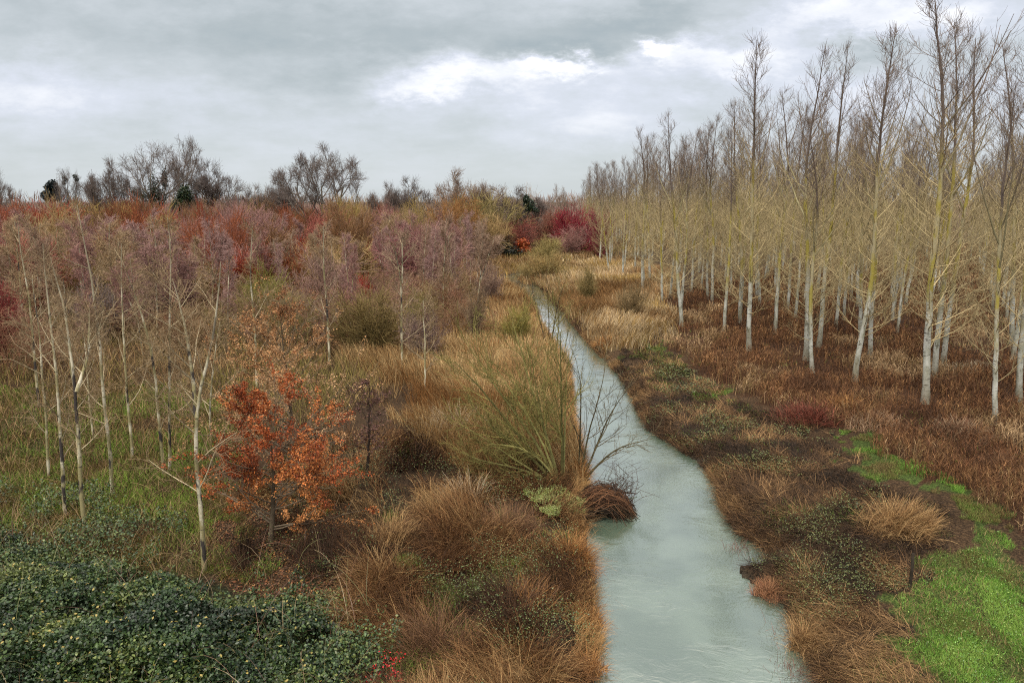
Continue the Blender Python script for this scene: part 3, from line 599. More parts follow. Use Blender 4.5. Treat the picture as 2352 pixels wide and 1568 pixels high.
BIRCH = [  # pixel polyline of the stem, forks, radius, label
 ([(470, 1318), (462, 1150), (452, 1040), (450, 950), (470, 860), (500, 720), (512, 600)], [[(452, 960), (440, 860), (425, 760), (395, 640)]], .085, 'nearest white birch with black scars, forking into a V, beside the orange oak'),
 ([(198, 1218), (186, 1120), (182, 1000), (172, 850), (150, 700), (120, 590)], [[(176, 900), (205, 820), (200, 720)]], .085, 'birch with ringed white base and swollen branch knots near the left corner'),
 ([(150, 1180), (140, 1040), (125, 860), (108, 700), (92, 560)], [], .075, 'mottled birch immediately left of the ringed knotty birch'),
 ([(258, 1132), (245, 1000), (228, 800), (215, 690), (190, 560), (170, 470)], [], .080, 'tall slender white birch curving left between two leaning birches'),
 ([(303, 1052), (292, 900), (282, 760), (278, 660), (280, 560)], [], .065, 'birch with a blackened base and upper stem right of the tall curved birch'),
 ([(376, 1092), (362, 960), (352, 850), (330, 740), (280, 600)], [], .070, 'leaning birch touching a second stem at its foot'),
 ([(389, 1082), (388, 900), (385, 700), (390, 580), (384, 500)], [], .065, 'straight birch with a bright cream upper stem rising into the red shrubs'),
 ([(112, 1092), (104, 960), (98, 880), (88, 760), (70, 640)], [], .060, 'short scarred birch left of the mottled birch'),
 ([(90, 932), (78, 800), (66, 690), (44, 560), (40, 520)], [], .075, 'leftmost tall birch leaning left with a pale fork'),
 ([(170, 890), (158, 780), (148, 640)], [], .070, 'broken topped cream birch stem among the grey twigs'),
 ([(757, 835), (752, 740), (744, 620), (742, 520)], [], .085, 'isolated pale birch above the orange oak'),
 ([(925, 858), (925, 760), (922, 640), (905, 560)], [[(923, 650), (925, 600), (930, 545)]], .075, 'slim birch standing in the reeds right of the isolated pale birch'),
 ([(484, 1022), (480, 930), (488, 840), (505, 740)], [], .05, 'thin birch with a white cut mark just right of the nearest birch'),
 ([(215, 1010), (205, 900), (195, 760)], [], .045, 'thin grey birch stem behind the tall curved birch'),
 ([(975, 905), (975, 800), (968, 690)], [], .05, 'thin dark stemmed birch in the reeds'),
 ([(1040, 700), (1038, 620), (1030, 540)], [], .08, 'small pale birch at the edge of the mauve thicket'),
 ([(590, 900), (585, 760), (575, 640), (580, 520)], [], .07, 'pale birch rising behind the top of the orange oak'),
]
for i, (ln, fk, rad, lab) in enumerate(BIRCH):
    rng = np.random.default_rng(200 + i); g_ = G(*ln[0]); z0 = float(land(np.array([g_[0]]), np.array([g_[1]]))[0]); Y0 = g_[1]
    yo = rng.normal(0, .25)
    def wp(l, o=0.): return [AT(a_, b_, Y0 + o * j / max(1, len(l) - 1)) - np.array([g_[0], Y0, z0]) for j, (a_, b_) in enumerate(l)]
    lines = [wp(ln, yo)]; lines[0][0] = np.array([0, 0, -.1])
    for f_ in fk: lines.append(wp(f_, yo + .5))
    tr, cr = birch_parts(rng, lines, rad, 12 if i != 9 else 16, 1.5 + .4 * rng.random(), dens=1., k=max(.9, Y0 / 24.), tw=(.30, .21, .12) if Y0 < 40 else (.32, .22, .15))
    o = two_part('birch', tr, cr, M_BIRCH, M_TWIG); o.location = (g_[0], Y0, z0)
    tag(o, lab, 'birch', 'birches on the left')

BH = 8.0
def make_birch(seed, k=2.0, haze=False):
    rng = np.random.default_rng(seed)
    lines = [[(0, 0, -.1), (rng.normal(0, .12), rng.normal(0, .12), 3), (rng.normal(0, .3), rng.normal(0, .3), BH)]]
    if seed % 2: lines.append([lines[0][1], (rng.normal(0, .7), rng.normal(0, .7), 7)])
    tr, cr = birch_parts(rng, lines, .06, 34 if haze else 24, 1.5 if haze else 1.9, (.85, .77, .66), (.95, .9, .9), .18 if haze else .3, 1., k, .22 if haze else .06)
    return two_part('birch', tr, cr, M_BIRCH, M_TWIG)
BPR = [make_birch(300 + i, 1.9, i % 2 == 0) for i in range(6)]

# ---- shrubs: many stems from one foot
def make_shrub(seed, nst=16, spread=38, Hh=6., up=.06, n2=10, n3=12, k=1., dome=True, l2=.42):
    rng = np.random.default_rng(seed); st = MB(); tw = MB(); K = 8
    a = rng.uniform(0, 6.28, nst); th = np.radians(spread) * np.sqrt(rng.random(nst)); d = np.stack([np.sin(th) * np.cos(a), np.sin(th) * np.sin(a), np.cos(th)], 1)
    P = np.zeros((nst, K, 3)); P[:, 0, :2] = rng.normal(0, .18, (nst, 2)); P[:, 0, 2] = -.1; L = Hh * rng.uniform(.75, 1.05, nst) * (np.cos(th * .8) if dome else 1)
    for j in range(1, K): P[:, j] = P[:, j - 1] + d * (L / (K - 1))[:, None]; d = unit(d + (0, 0, up) + rng.normal(size=d.shape) * .06)
    Rr = np.repeat(np.linspace(.06, .012, K)[None], nst, 0) * rng.uniform(.6, 1.2, (nst, 1)) * k
    v = lambda q, c: np.array(c) * (1 + rng.normal(0, .3, (len(q), 1))).clip(.45, 1.8)
    tubes(st, P, Rr, 5, v(P, (.8, .8, .75)))
    B2, R2 = grow(rng, P, Rr, n2, .18, .98, 42, 12, lambda t, L_: L_ * l2 * (1.15 - .75 * t), 5, up, .07, .55, .03 * k, .014 * k); tubes(tw, B2, R2, 3, v(B2, (.9, .9, .85)))
    B3, R3 = grow(rng, B2, R2, n3, .1, .98, 38, 14, lambda t, L_: 1.0 * (.5 + .5 * np.minimum(L_, 1.5)) + 0 * t, 3, up, .07, .8, .016 * k, .012 * k); tubes(tw, B3, R3, 3, v(B3, (1.05, 1.0, 1.0)))
    root = empty('shrub'); st.build('stems', M_WOOD, root); tw.build('twigs', M_TWIG, root); return root
SH, SW = 6., 5.6
SHR = [make_shrub(400, 20, 46, 6, .04, 12, 9, 1.1), make_shrub(401, 15, 36, 6, .08, 13, 9, 1.1), make_shrub(402, 22, 52, 5.6, .10, 11, 8, 1.1), make_shrub(403, 12, 30, 6, .03, 16, 10, 1.1),
       make_shrub(404, 18, 60, 5.5, .14, 12, 8, 1.1)]
def ext(o):
    c = np.concatenate([np.array([v_.co for v_ in ch.data.vertices]) for ch in o.children]); return np.percentile(c[:, 2], 99.7), np.percentile(np.hypot(c[:, 0], c[:, 1]), 97) * 2
EXT = {o.name: ext(o) for o in SHR + BPR}
def put(proto, cx, by, top, w, col, label, cat, group=None, rz=None, name=None):
    g_ = G(cx, by); z0 = float(land(np.array([g_[0]]), np.array([g_[1]]))[0]); H = AT(cx, top, g_[1])[2] - z0; W = w / F * g_[1]; eh, ew = EXT[proto.name.split('|')[0]]
    o = place(proto, (g_[0], g_[1], z0 - .05), W / ew, H / eh, rz if rz is not None else (cx * 1.37) % 6.28, (0, 0), col, label, cat, group); return o
RED = (.34, .065, .035); CRIM = (.26, .030, .045); RUST = (.30, .10, .045); MAUVE = (.38, .22, .19); OLIVE = (.38, .28, .09); TAN = (.48, .35, .16); GREY = (.38, .29, .21); BRN = (.30, .17, .08); LIME = (.30, .28, .05); PINK = (.38, .13, .10); DK = (.09, .075, .045); ORG = (.36, .19, .07)
FEAT = [ # proto, cx, base, top, width, colour, label, category
 (0, 60, 640, 462, 250, RED, 'dark red bare shrub at the left end of the thicket on the skyline', 'shrub'),
 (1, 105, 730, 520, 180, PINK, 'pinkish red twiggy shrub behind the leftmost leaning birch', 'shrub'),
 (0, -10, 840, 620, 170, (.24, .05, .045), 'deep red shrub cut by the left edge of the view', 'shrub'),
 (2, 195, 640, 462, 130, OLIVE, 'olive brown domed shrub right of the dark red skyline shrub', 'shrub'),
 (3, 290, 650, 480, 120, BRN, 'dull brown shrub below the small round skyline tree', 'shrub'),
 (1, 375, 640, 487, 110, CRIM, 'bright crimson topped shrub below the big ash trees', 'shrub'),
 (0, 505, 700, 478, 175, RUST, 'large rust red domed shrub right of the crimson shrub', 'shrub'),
 (3, 590, 640, 490, 90, MAUVE, 'mauve shrub right of the large rust dome', 'shrub'),
 (2, 655, 640, 475, 120, RUST, 'rust brown shrub left of the forked skyline tree', 'shrub'),
 (1, 735, 630, 478, 130, PINK, 'pink red shrub directly below the forked skyline tree', 'shrub'),
 (0, 810, 610, 447, 120, OLIVE, 'olive shrub at the right foot of the forked skyline tree', 'shrub'),
 (4, 742, 760, 572, 190, (.31, .20, .16), 'grey pink domed shrub with crimson sprays above the orange oak', 'shrub'),
 (1, 825, 740, 618, 80, (.36, .045, .035), 'scarlet shrub at the right shoulder of the grey pink dome', 'shrub'),
 (1, 672, 700, 598, 60, (.34, .045, .04), 'small scarlet spray left of the grey pink dome', 'shrub'),
 (3, 880, 620, 478, 120, (.33, .12, .12), 'maroon pink shrub left of centre on the skyline', 'shrub'),
 (2, 948, 600, 452, 110, OLIVE, 'olive shrub on the skyline between two maroon shrubs', 'shrub'),
 (3, 925, 690, 510, 120, (.34, .15, .15), 'maroon mauve shrub in front of the olive skyline shrub', 'shrub'),
 (3, 1010, 690, 505, 130, MAUVE, 'pale mauve twiggy shrub left of the central olive dome', 'shrub'),
 (0, 1040, 600, 440, 130, ORG, 'orange brown shrub on the skyline left of the olive dome', 'shrub'),
 (0, 1120, 585, 432, 190, (.30, .25, .10), 'broad olive yellow domed shrub at the centre with a dark hollow below', 'shrub'),
 (2, 1205, 570, 430, 100, GREY, 'grey brown dome above the small dark conifer', 'shrub'),
 (1, 1180, 588, 500, 120, (.28, .09, .07), 'dark red shrub right of the dark hollow', 'shrub'),
 (0, 1255, 580, 480, 110, (.27, .12, .08), 'reddish brown shrub behind the small fiery orange bush', 'shrub'),
 (2, 1284, 578, 488, 55, (.52, .33, .08), 'golden topped shrub between the red shrubs at the river bend', 'shrub'),
 (4, 1330, 585, 468, 130, CRIM, 'crimson shrub band at the far end of the river', 'shrub'),
 (1, 1375, 590, 470, 80, (.24, .04, .06), 'deep crimson shrub touching the far end of the poplars', 'shrub'),
 (3, 1310, 590, 515, 90, MAUVE, 'mauve shrub below the crimson band', 'shrub'),
 (4, 1250, 600, 540, 90, (.34, .28, .11), 'yellow brown willow clump beyond the far river bend', 'willow'),
 (4, 850, 815, 640, 190, (.26, .20, .08), 'brown green willow bush with a dark open base in the left reeds', 'willow'),
 (2, 610, 780, 600, 140, (.24, .23, .06), 'mossy green shrub above and left of the orange oak', 'shrub'),
 (3, 645, 690, 560, 60, LIME, 'lime green shrub between the rust and grey pink domes', 'shrub'),
 (2, 330, 760, 590, 150, GREY, 'grey twiggy shrub among the birches', 'shrub'),
 (3, 420, 760, 580, 110, (.27, .15, .14), 'purple brown shrub between the straight birch and the rust dome', 'shrub'),
 (2, 230, 790, 620, 130, (.26, .21, .19), 'grey mauve shrub around the tall curved birch', 'shrub'),
 (4, 1185, 790, 690, 75, (.32, .29, .08), 'yellow green willow beside the upper left bank', 'willow'),
 (4, 1240, 640, 575, 110, (.36, .27, .11), 'straw brown willow clump hiding the river bend', 'willow'),
 (2, 1120, 700, 590, 80, (.28, .19, .15), 'brown shrub at the upper edge of the left reeds', 'shrub'),
 (3, 1090, 790, 650, 70, (.26, .19, .12), 'thin brown sapling clump in the reeds', 'shrub'),
 (2, 975, 830, 690, 110, (.27, .19, .16), 'grey brown bush in the reeds behind the thin dark birch', 'shrub'),
 (1, 1450, 740, 640, 90, (.27, .2, .1), 'tan bush on the right bank before the poplars', 'shrub'),
 (3, 1350, 700, 610, 60, (.30, .24, .10), 'small tan bush on the right bank near the bend', 'shrub'),
]
for q in FEAT: put(SHR[q[0]], *q[1:8])
# fill the thicket with birches and shrubs
rng = np.random.default_rng(88); nb = ns = 0
PAL = [(BRN, 'brown bare shrub in the depth of the left thicket', 'brown thicket shrubs'), (RUST, 'rust coloured bare shrub in the depth of the left thicket', 'rust thicket shrubs'),
       (OLIVE, 'olive bare shrub in the depth of the left thicket', 'olive thicket shrubs'), (MAUVE, 'mauve bare shrub in the depth of the left thicket', 'mauve thicket shrubs'), (TAN, 'tan bare shrub in the depth of the left thicket', 'tan thicket shrubs'), (RED, 'red bare shrub in the depth of the left thicket', 'red thicket shrubs')]
for i in range(190):
    cx = rng.uniform(-60, 1180); by = 555 + 175 * rng.random() ** 1.25
    if cx > 1050 and by > 600: continue
    if cx > 780 and by > 690: continue
    g_ = G(cx, by); hgt = rng.uniform(5.2, 10.4) if g_[1] > 75 else rng.uniform(4., 6.2); top = 462 + (CAMH - .5 - hgt) / g_[1] * F
    col, lab, grp = PAL[rng.choice(6, p=[.24, .14, .14, .26, .14, .08])]; col = tuple(np.array(col) * rng.uniform(.6, 1.1))
    put(SHR[rng.integers(5)], cx, by, max(top, 444 + rng.uniform(0, 24)), rng.uniform(5, 8) / g_[1] * F, col, lab, 'shrub', grp, rng.uniform(0, 6.3)); ns += 1
for i in range(135):
    cx = rng.uniform(-40, 1100); by = 590 + 235 * rng.random() ** 1.3
    if cx > 700 and by > 780: continue
    if cx > 480 and by > 840: continue
    if 560 < cx < 800 and by > 760: continue
    g_ = G(cx, by); z0 = float(land(np.array([g_[0]]), np.array([g_[1]]))[0]); H = rng.uniform(6.0, 8.4)
    col = [(.40, .25, .22), (.38, .27, .19), (.42, .31, .18), (.38, .22, .19), (.42, .28, .25)][rng.integers(5)]
    far = g_[1] > 60
    o = place(BPR[rng.integers(6)], (g_[0], g_[1], z0), H / BH * rng.uniform(.9, 1.2), H / BH, rng.uniform(0, 6.3), (rng.normal(0, .05), rng.normal(0, .05)), col,
          'thin pale stemmed birch with mauve twigs at the back of the left thicket' if far else 'thin birch with grey brown twigs in the middle of the left thicket', 'birch', 'far thicket birches' if far else 'middle thicket birches'); nb += 1
print('shrubs', ns, 'birches', nb)

SAP = []
for i in range(4):
    o = make_shrub(420 + i, 4 + i, 16 + 5 * i, 3.4, .05, 10, 6, .45, True, .36); o.name = 'sapling' + ('.%03d' % i if i else ''); EXT[o.name] = ext(o); SAP.append(o)
rng = np.random.default_rng(89); k_ = 0
while k_ < 115:
    cx = rng.uniform(-40, 1120); by = rng.uniform(690, 1120)
    if cx < 560 and (rng.random() < .75 or by > 900): continue
    if by > 930 + (1 if cx < 500 else -1) * 120 and cx > 500: continue
    if cx > 930 and by > 860 or (560 < cx < 860 and by > 880): continue
    g_ = G(cx, by); hh = rng.uniform(2.2, 4.6); z0 = float(land(np.array([g_[0]]), np.array([g_[1]]))[0]); j_ = rng.integers(4)
    col = [(.30, .20, .11), (.32, .18, .14), (.36, .27, .14), (.24, .12, .07), (.26, .23, .08)][rng.integers(5)]; sc_ = hh / EXT[SAP[j_].name][0]
    place(SAP[j_], (g_[0], g_[1], z0 - .03), sc_ * rng.uniform(.9, 1.4), sc_, rng.uniform(0, 6.3), (0, 0), col,
          'thin bare sapling among the reeds and herbs left of the river' if cx > 560 else 'thin bare sapling on the mossy floor among the birches', 'sapling', 'reed saplings' if cx > 560 else 'saplings among the birches'); k_ += 1
# ---- big bare trees on the skyline
def make_ash(seed, nlimb=5, spread=38, Hh=18., up=.08, trunk=.22, r=.34, multi=0, n4=4, twr=.02):
    rng = np.random.default_rng(seed); tr = MB(); cr = MB(); K = 10
    if multi:
        lines = np.stack([curve([(x_, 0, -.3), (x_ * 2.2, rng.normal(0, .5), Hh * .3), (x_ * 3.6, rng.normal(0, 1), Hh * .62)], K, rng, .07) for x_ in np.linspace(-1.2, 1.2, multi)])
    else:
        lines = curve([(0, 0, -.3), (rng.normal(0, .2), 0, Hh * trunk), (rng.normal(0, .5), rng.normal(0, .5), Hh * .5)], K, rng, .05)[None]
    rad = np.repeat(np.linspace(r, r * .4, K)[None], len(lines), 0); tubes(tr, lines, rad, 8, (.55, .5, .42))
    v = lambda q, c: np.array(c) * (1 + rng.normal(0, .2, (len(q), 1))).clip(.5, 1.6)
    n1 = max(3, nlimb // (multi or 1)) if multi else nlimb
    zc_, a_, bz = Hh * .55, Hh * .52 * (1.12 if multi else 1) * (.62 if spread < 36 else 1), Hh * .46
    def norm(q):
        q = (q - np.array([0, 0, zc_])) / np.array([a_, a_, bz]); return q, np.linalg.norm(q, axis=-1), 1 + .12 * np.sin(3 * np.arctan2(q[..., 1], q[..., 0]) + seed) + .08 * np.sin(5 * q[..., 2] + 2 * seed)
    def prune(P_, R_): _, n_, l_ = norm(P_); k_ = (n_ / l_).max(1) < 1 + rng.uniform(-.08, .05, len(P_)); return P_[k_], R_[k_]
    B1, R1 = grow(rng, lines, rad, n1, .34, 1.0, spread, 10, lambda t, L: Hh * (.60 - .16 * t), 9, up, .07, .62, .2, .05, golden=True)
    q_, n_, l_ = norm(B1); n_ = n_ / l_; B1 = np.array([0, 0, zc_]) + q_ / ((1 + n_ ** 4) ** .25)[..., None] * np.array([a_, a_, bz]); tubes(cr, B1, R1, 5, v(B1, (.40, .36, .30)))
    B2, R2 = grow(rng, B1, R1, 10, .36, 1, 46, 10, lambda t, L: L * .44 * (1.2 - .6 * t), 7, up, .08, .55, .09, .034); B2, R2 = prune(B2, R2); tubes(cr, B2, R2, 4, v(B2, (.38, .33, .28)))
    B3, R3 = grow(rng, B2, R2, 8, .30, 1, 42, 12, lambda t, L: L * .42 * (1.2 - .5 * t), 5, up, .08, .6, .040, twr); B3, R3 = prune(B3, R3); tubes(cr, B3, R3, 3, v(B3, (.36, .31, .27)))
    B4, R4 = grow(rng, B3, R3, n4, .3, 1, 38, 12, lambda t, L: 1.0 + 0 * t, 3, up * 1.5, .08, .8, twr, twr * .8); tubes(cr, B4, R4, 3, v(B4, (.36, .30, .27)))
    o = two_part('ash_tree', tr, cr, M_WOOD, M_TWIG)
    return o
ASH = [make_ash(500, 10, 56, 18, .07, .14, .5), make_ash(501, 8, 34, 18, .09, .25), make_ash(502, 18, 46, 16, .07, .1, .34, 3), make_ash(503, 13, 52, 12, .09, .12, .26)]
for o in ASH: EXT[o.name] = ext(o)
def put_ash(k, cx, w, top, Yd, label, cat='ash tree', col=(.55, .52, .5), rz=0.):
    x_ = AT(cx, 470, Yd)[0]; z0 = float(land(np.array([x_]), np.array([Yd]), np.array([40.]))[0]); H = AT(cx, top, Yd)[2] - z0; eh, ew = EXT[ASH[k].name]
    return place(ASH[k], (x_, Yd, z0), w / F * Yd / ew, H / eh, rz, (0, 0), col, label, cat, None)
for q in [(3, 250, 112, 366, 150, 'small round headed bare tree left of the big ivy clad ash', 'tree'), (0, 345, 190, 326, 152, 'largest bare ash on the skyline with spreading limbs and ivy on its forks', 'ash tree'),
          (1, 428, 95, 316, 160, 'tallest narrow bare ash rising behind an ivy column'), (3, 495, 130, 370, 165, 'rounded bare tree right of the tall narrow ash', 'tree'),
          (2, 738, 195, 337, 140, 'forked bare ash with three dark trunks standing alone right of the main group'), (3, 648, 105, 402, 150, 'low bare tree at the left foot of the three trunked ash', 'tree'),
          (1, 158, 62, 388, 150, 'sparse upright tree with dark mistletoe balls between the conifer and the ash group', 'tree'), (3, -8, 100, 392, 150, 'bare tree cut by the left edge of the view', 'tree'),
          (3, 943, 125, 408, 150, 'round twiggy tree left of centre on the skyline', 'tree'), (3, 888, 85, 420, 160, 'smallest twiggy tree just left of the round one on the skyline', 'tree'),
          (3, 1062, 150, 391, 140, 'bushy bare tree above the central orange shrub', 'tree'), (0, 1290, 48, 424, 185, 'small spreading grey tree alone above the river bend', 'tree'),
          (3, 580, 115, 425, 150, 'low sparse tree between the rounded tree and the three trunked ash', 'tree'), (3, 1205, 130, 430, 150, 'low domed tree on the skyline right of centre', 'tree'), (3, 1130, 180, 428, 150, 'low broad tree on the skyline above the central olive dome', 'tree')]:
    k = q[0]; put_ash(*q[:6], cat=q[6] if len(q) > 6 else 'ash tree', rz=(0 if k in (2,) else q[1] * .7), col=(.50, .47, .46) if q[1] not in (1290, 1062, 1130) else (.8, .7, .6))

# ---- leafy evergreen things
def leafy_blob(name, centers, n, size, cols, seed, label, cat, trunk=None):
    rng = np.random.default_rng(seed); root = empty(name, centers[0][0]); o0 = np.array(centers[0][0]); mb = MB()
    for (c, rx, rz_) in centers:
        d = unit(rng.normal(size=(n, 3))) * (rng.random((n, 1)) ** .45); P = np.array(c) - o0 + d * np.array([rx, rx, rz_]) * (.75 + .5 * rng.random((n, 1)))
        P = P + .25 * rx * np.sin(P[:, [1, 2, 0]] * 3 / rx); leafs(mb, rng, P, size * rng.uniform(.7, 1.3, n), tints(rng, n, cols, .35), 1.2, .6)
    mb.build('foliage', M_LEAF, root); tr = MB()
    zb = -o0[2] + .3; tubes(tr, np.array([[(0, 0, zb), (.05, 0, zb * .5), (0, .05, .3)]]), np.array([[.16, .13, .06]]) * (trunk or 1), 6, (.2, .16, .11)); tr.build('trunk', M_WOOD, root); tag(root, label, cat); return root
EV = [(.012, .028, .012), (.02, .04, .018), (.035, .05, .02)]
def ap(px, py, Y): return tuple(AT(px, py, Y))
leafy_blob('conifer', [(ap(118, 445, 260), 2.2, 2.2), (ap(120, 432, 260), 1.7, 2.2), (ap(110, 452, 260), 1.6, 1.4), (ap(127, 452, 261), 1.6, 1.6)], 1500, .9, [(.02, .03, .03), (.03, .04, .04)], 600, 'dark round headed conifer far off near the left end of the skyline', 'conifer', 3)
leafy_blob('ivy_column', [(ap(419, 466, 145), 1.7, 2.0), (ap(424, 452, 145), 1.1, 2.0), (ap(414, 480, 145), 1.5, 1.6)], 2600, .32, EV + [(.06, .075, .02)], 601, 'dark green ivy covered stump at the foot of the tall narrow ash', 'ivy')
leafy_blob('ivy_growth', [(ap(352, 430, 151), 1.1, 3.0), (ap(330, 448, 151), 2.0, 1.2), (ap(366, 452, 151), 1.2, 1.9), (ap(378, 415, 151), .5, 2.2)], 900, .30, EV + [(.07, .07, .03)], 602, 'green ivy climbing the forks of the largest ash', 'ivy')
leafy_blob('young_conifer', [(ap(1215, 470, 135), 1.0, 1.0), (ap(1209, 460, 135), .5, 1.1), (ap(1222, 482, 135), 1.1, .6)], 600, .30, EV, 603, 'small dark conifer within the grey brown dome right of centre', 'conifer')
leafy_blob('dark_leaf_mass', [(ap(1130, 568, 125), 3.3, 1.8), (ap(1165, 575, 126), 2.4, 1.2), (ap(1110, 555, 125), 2.0, 2.2)], 2600, .30, [(.018, .025, .012), (.03, .03, .018)], 604, 'black green leaf mass added as the shade of the hollow under the central olive dome', 'bush')  # near black leaves stand in for the shade in the hollow below the dome
leafy_blob('dark_leaf_mass', [(ap(405, 560, 88), 1.0, 2.2), (ap(395, 535, 88), .8, 1.0)], 1500, .26, [(.03, .025, .018), (.025, .03, .015)], 605, 'dark shaded evergreen bush behind the straight birch', 'bush')
leafy_blob('orange_bush', [(ap(1200, 572, 128), 1.3, 1.1), (ap(1198, 560, 128), .8, 1.0)], 1100, .26, [(.42, .09, .02), (.36, .06, .02), (.5, .15, .04)], 606, 'small fiery orange bush at the foot of the red shrubs beyond the bend', 'bush')
rng = np.random.default_rng(607); mb = MB(); root = empty('mistletoe', ap(150, 415, 150)); o0 = np.array(ap(150, 415, 150))
for (a_, b_) in [(147, 408), (152, 414), (147, 420), (176, 412), (172, 405)]:
    c = np.array(ap(a_, b_, 150)) - o0; P = c + unit(rng.normal(size=(140, 3))) * .45 * rng.random((140, 1)) ** .4; leafs(mb, rng, P, .22, (.03, .035, .02), 1.5)
mb.build('mistletoe_balls', M_LEAF, root); tag(root, 'dark mistletoe balls hanging in the sparse upright tree', 'mistletoe')

# ---- leafy oaks near
def leafy_tree(name, base, Hh, W, nleaf, lsize, cols, seed, label, cat, k=1., barecol=(.16, .12, .08), n1=44, low=.10, shape=.55):
    rng = np.random.default_rng(seed); g_ = G(*base); z0 = float(land(np.array([g_[0]]), np.array([g_[1]]))[0]); root = empty(name, (g_[0], g_[1], z0)); tr = MB(); cr = MB(); lf = MB()
    T = curve([(0, 0, -.1), (.1, .1, Hh * .4), (rng.normal(0, .15) + .15, rng.normal(0, .15), Hh)], 14, rng, .02)[None]; rad = np.linspace(.085 * k, .01, 14)[None]; tubes(tr, T, rad, 8, barecol)
    B1, R1 = grow(rng, T, rad, n1, low, .99, lambda t: 72 - 32 * t, 10, lambda t, L: W * .55 * (1.08 - t) ** shape * (.7 + .3 * np.minimum(t / .2, 1)), 6, .05, .12, .4, .03 * k, .007); tubes(cr, B1, R1, 4, np.array(barecol) * 1.2)
    B2, R2 = grow(rng, B1, R1, 8, .2, 1, 45, 12, lambda t, L: L * .42, 4, .06, .16, .6, .012, .005); tubes(cr, B2, R2, 3, np.array(barecol) * 1.4)
    per = max(1, nleaf // len(B2)); idx = np.repeat(np.arange(len(B2)), per); t = rng.uniform(.2, 1, len(idx)); P, _, _ = sample_line(B2, R2, idx, t); P = P + rng.normal(0, .05, P.shape)
    kk = fnoise(P[:, 0] * 1 + P[:, 1] * .7, P[:, 2], .55, seed) > .42; P = P[kk]
    c = tints(rng, len(P), cols, .28, P[:, 2] * .9, P[:, 0], 2.5, seed % 7); leafs(lf, rng, P, lsize * rng.uniform(.7, 1.3, len(P)), c, 1.3, .55)
    tr.build('trunk', M_WOOD, root); cr.build('branches', M_TWIG, root); lf.build('foliage', M_DRYLEAF, root); tag(root, label, cat); return root
def Hof(base, top): g_ = G(*base); return AT(base[0], top, g_[1])[2] - .5
leafy_tree('oak', (622, 1252), Hof((622, 1252), 985), 4.9, 38000, .060, [(.52, .21, .07), (.42, .12, .03), (.36, .075, .018), (.20, .045, .014), (.50, .16, .04), (.55, .24, .08)], 701, 'young oak with fiery orange leaves low in front of the paler one', 'oak', 1.0, shape=.28, low=.12)
leafy_tree('oak', (672, 1120), Hof((672, 1120), 728), 5.6, 30000, .060, [(.20, .085, .035), (.34, .15, .055), (.42, .22, .09), (.50, .30, .15)], 702, 'taller oak with thinner tan orange leaves behind the fiery one', 'oak', 1.0, shape=.45, low=.12)
leafy_tree('hawthorn', (842, 1110), Hof((842, 1110), 895), 2.6, 2800, .075, [(.07, .025, .025), (.10, .04, .035), (.16, .08, .06)], 703, 'small dark maroon leaved tree right of the oaks', 'hawthorn', .7, (.07, .05, .04), 26, .3)

# ---- willow bushes at the river
def willow(base, stems, seed, label, cols, k=1., n2=9, n3=8, dark=(.17, .15, .07), fine=.75):
    rng = np.random.default_rng(seed); g_ = G(*base); z0 = float(land(np.array([g_[0]]), np.array([g_[1]]))[0]); root = empty('willow', (g_[0], g_[1], z0)); o0 = np.array([g_[0], g_[1], z0])
    st = MB(); tw = MB(); K = 10; P = []
    for (pts, dy) in stems:
        l = [AT(a_, b_, g_[1] + dy * j / (len(pts) - 1)) - o0 for j, (a_, b_) in enumerate(pts)]; l[0][2] = -.1 if abs(l[0][2]) < .5 else l[0][2]; P.append(curve(l, K, rng, .02))
    P = np.array(P); Rr = np.repeat(np.linspace(.075, .010, K)[None], len(P), 0) * rng.uniform(.6, 1.1, (len(P), 1)) * k
    v = lambda q, c: np.array(c) * (1 + rng.normal(0, .3, (len(q), 1))).clip(.45, 1.8)
    tubes(st, P, Rr, 6, v(P, dark)); B2, R2 = grow(rng, P, Rr, n2, .2, 1, 34, 10, lambda t, L: L * .36 * (1.2 - .6 * t), 6, .07, .1, .5, .022, .007); tubes(tw, B2, R2, 4, v(B2, cols))
    B3, R3 = grow(rng, B2, R2, n3, .1, 1, 34, 12, lambda t, L: L * .45, 4, .07, .11, .7, .010, .0055); tubes(tw, B3, R3, 3, v(B3, cols))
    B4, R4 = grow(rng, B3, R3, 3, .2, 1, 30, 12, lambda t, L: L * .5, 3, .07, .11, .8, .007, .005); tubes(tw, B4, R4, 3, v(B4, np.array(cols) * fine))
    st.build('stems', M_WOOD, root); tw.build('twigs', M_TWIG, root); tag(root, label, 'willow'); return root
willow((1285, 1108), [([(1285, 1108), (1200, 1075), (1110, 1060), (1065, 1040)], -.5), ([(1285, 1108), (1230, 1010), (1150, 900), (1085, 800)], .6), ([(1280, 1108), (1215, 1040), (1130, 980), (1080, 920)], 0),
   ([(1285, 1108), (1250, 980), (1210, 850), (1180, 740)], 1.0), ([(1286, 1108), (1190, 1000), (1110, 900), (1040, 830)], .9), ([(1290, 1108), (1290, 970), (1285, 860), (1282, 760)], 0), ([(1284, 1108), (1190, 1060), (1110, 1000), (1050, 970)], .4), ([(1285, 1108), (1235, 1050), (1180, 1020), (1120, 1020)], -.8),
   ([(1290, 1105), (1300, 1000), (1300, 900), (1310, 820)], .5), ([(1285, 1108), (1240, 1000), (1190, 930), (1140, 850)], -.6), ([(1285, 1108), (1255, 1010), (1230, 920), (1220, 820)], -.9), ([(1285, 1108), (1210, 1090), (1150, 1085), (1090, 1075)], .3)],
   710, 'large mossy olive willow bush spreading from the left bank at midstream', (.235, .205, .065), 1.0, 11, 11, (.26, .24, .09))
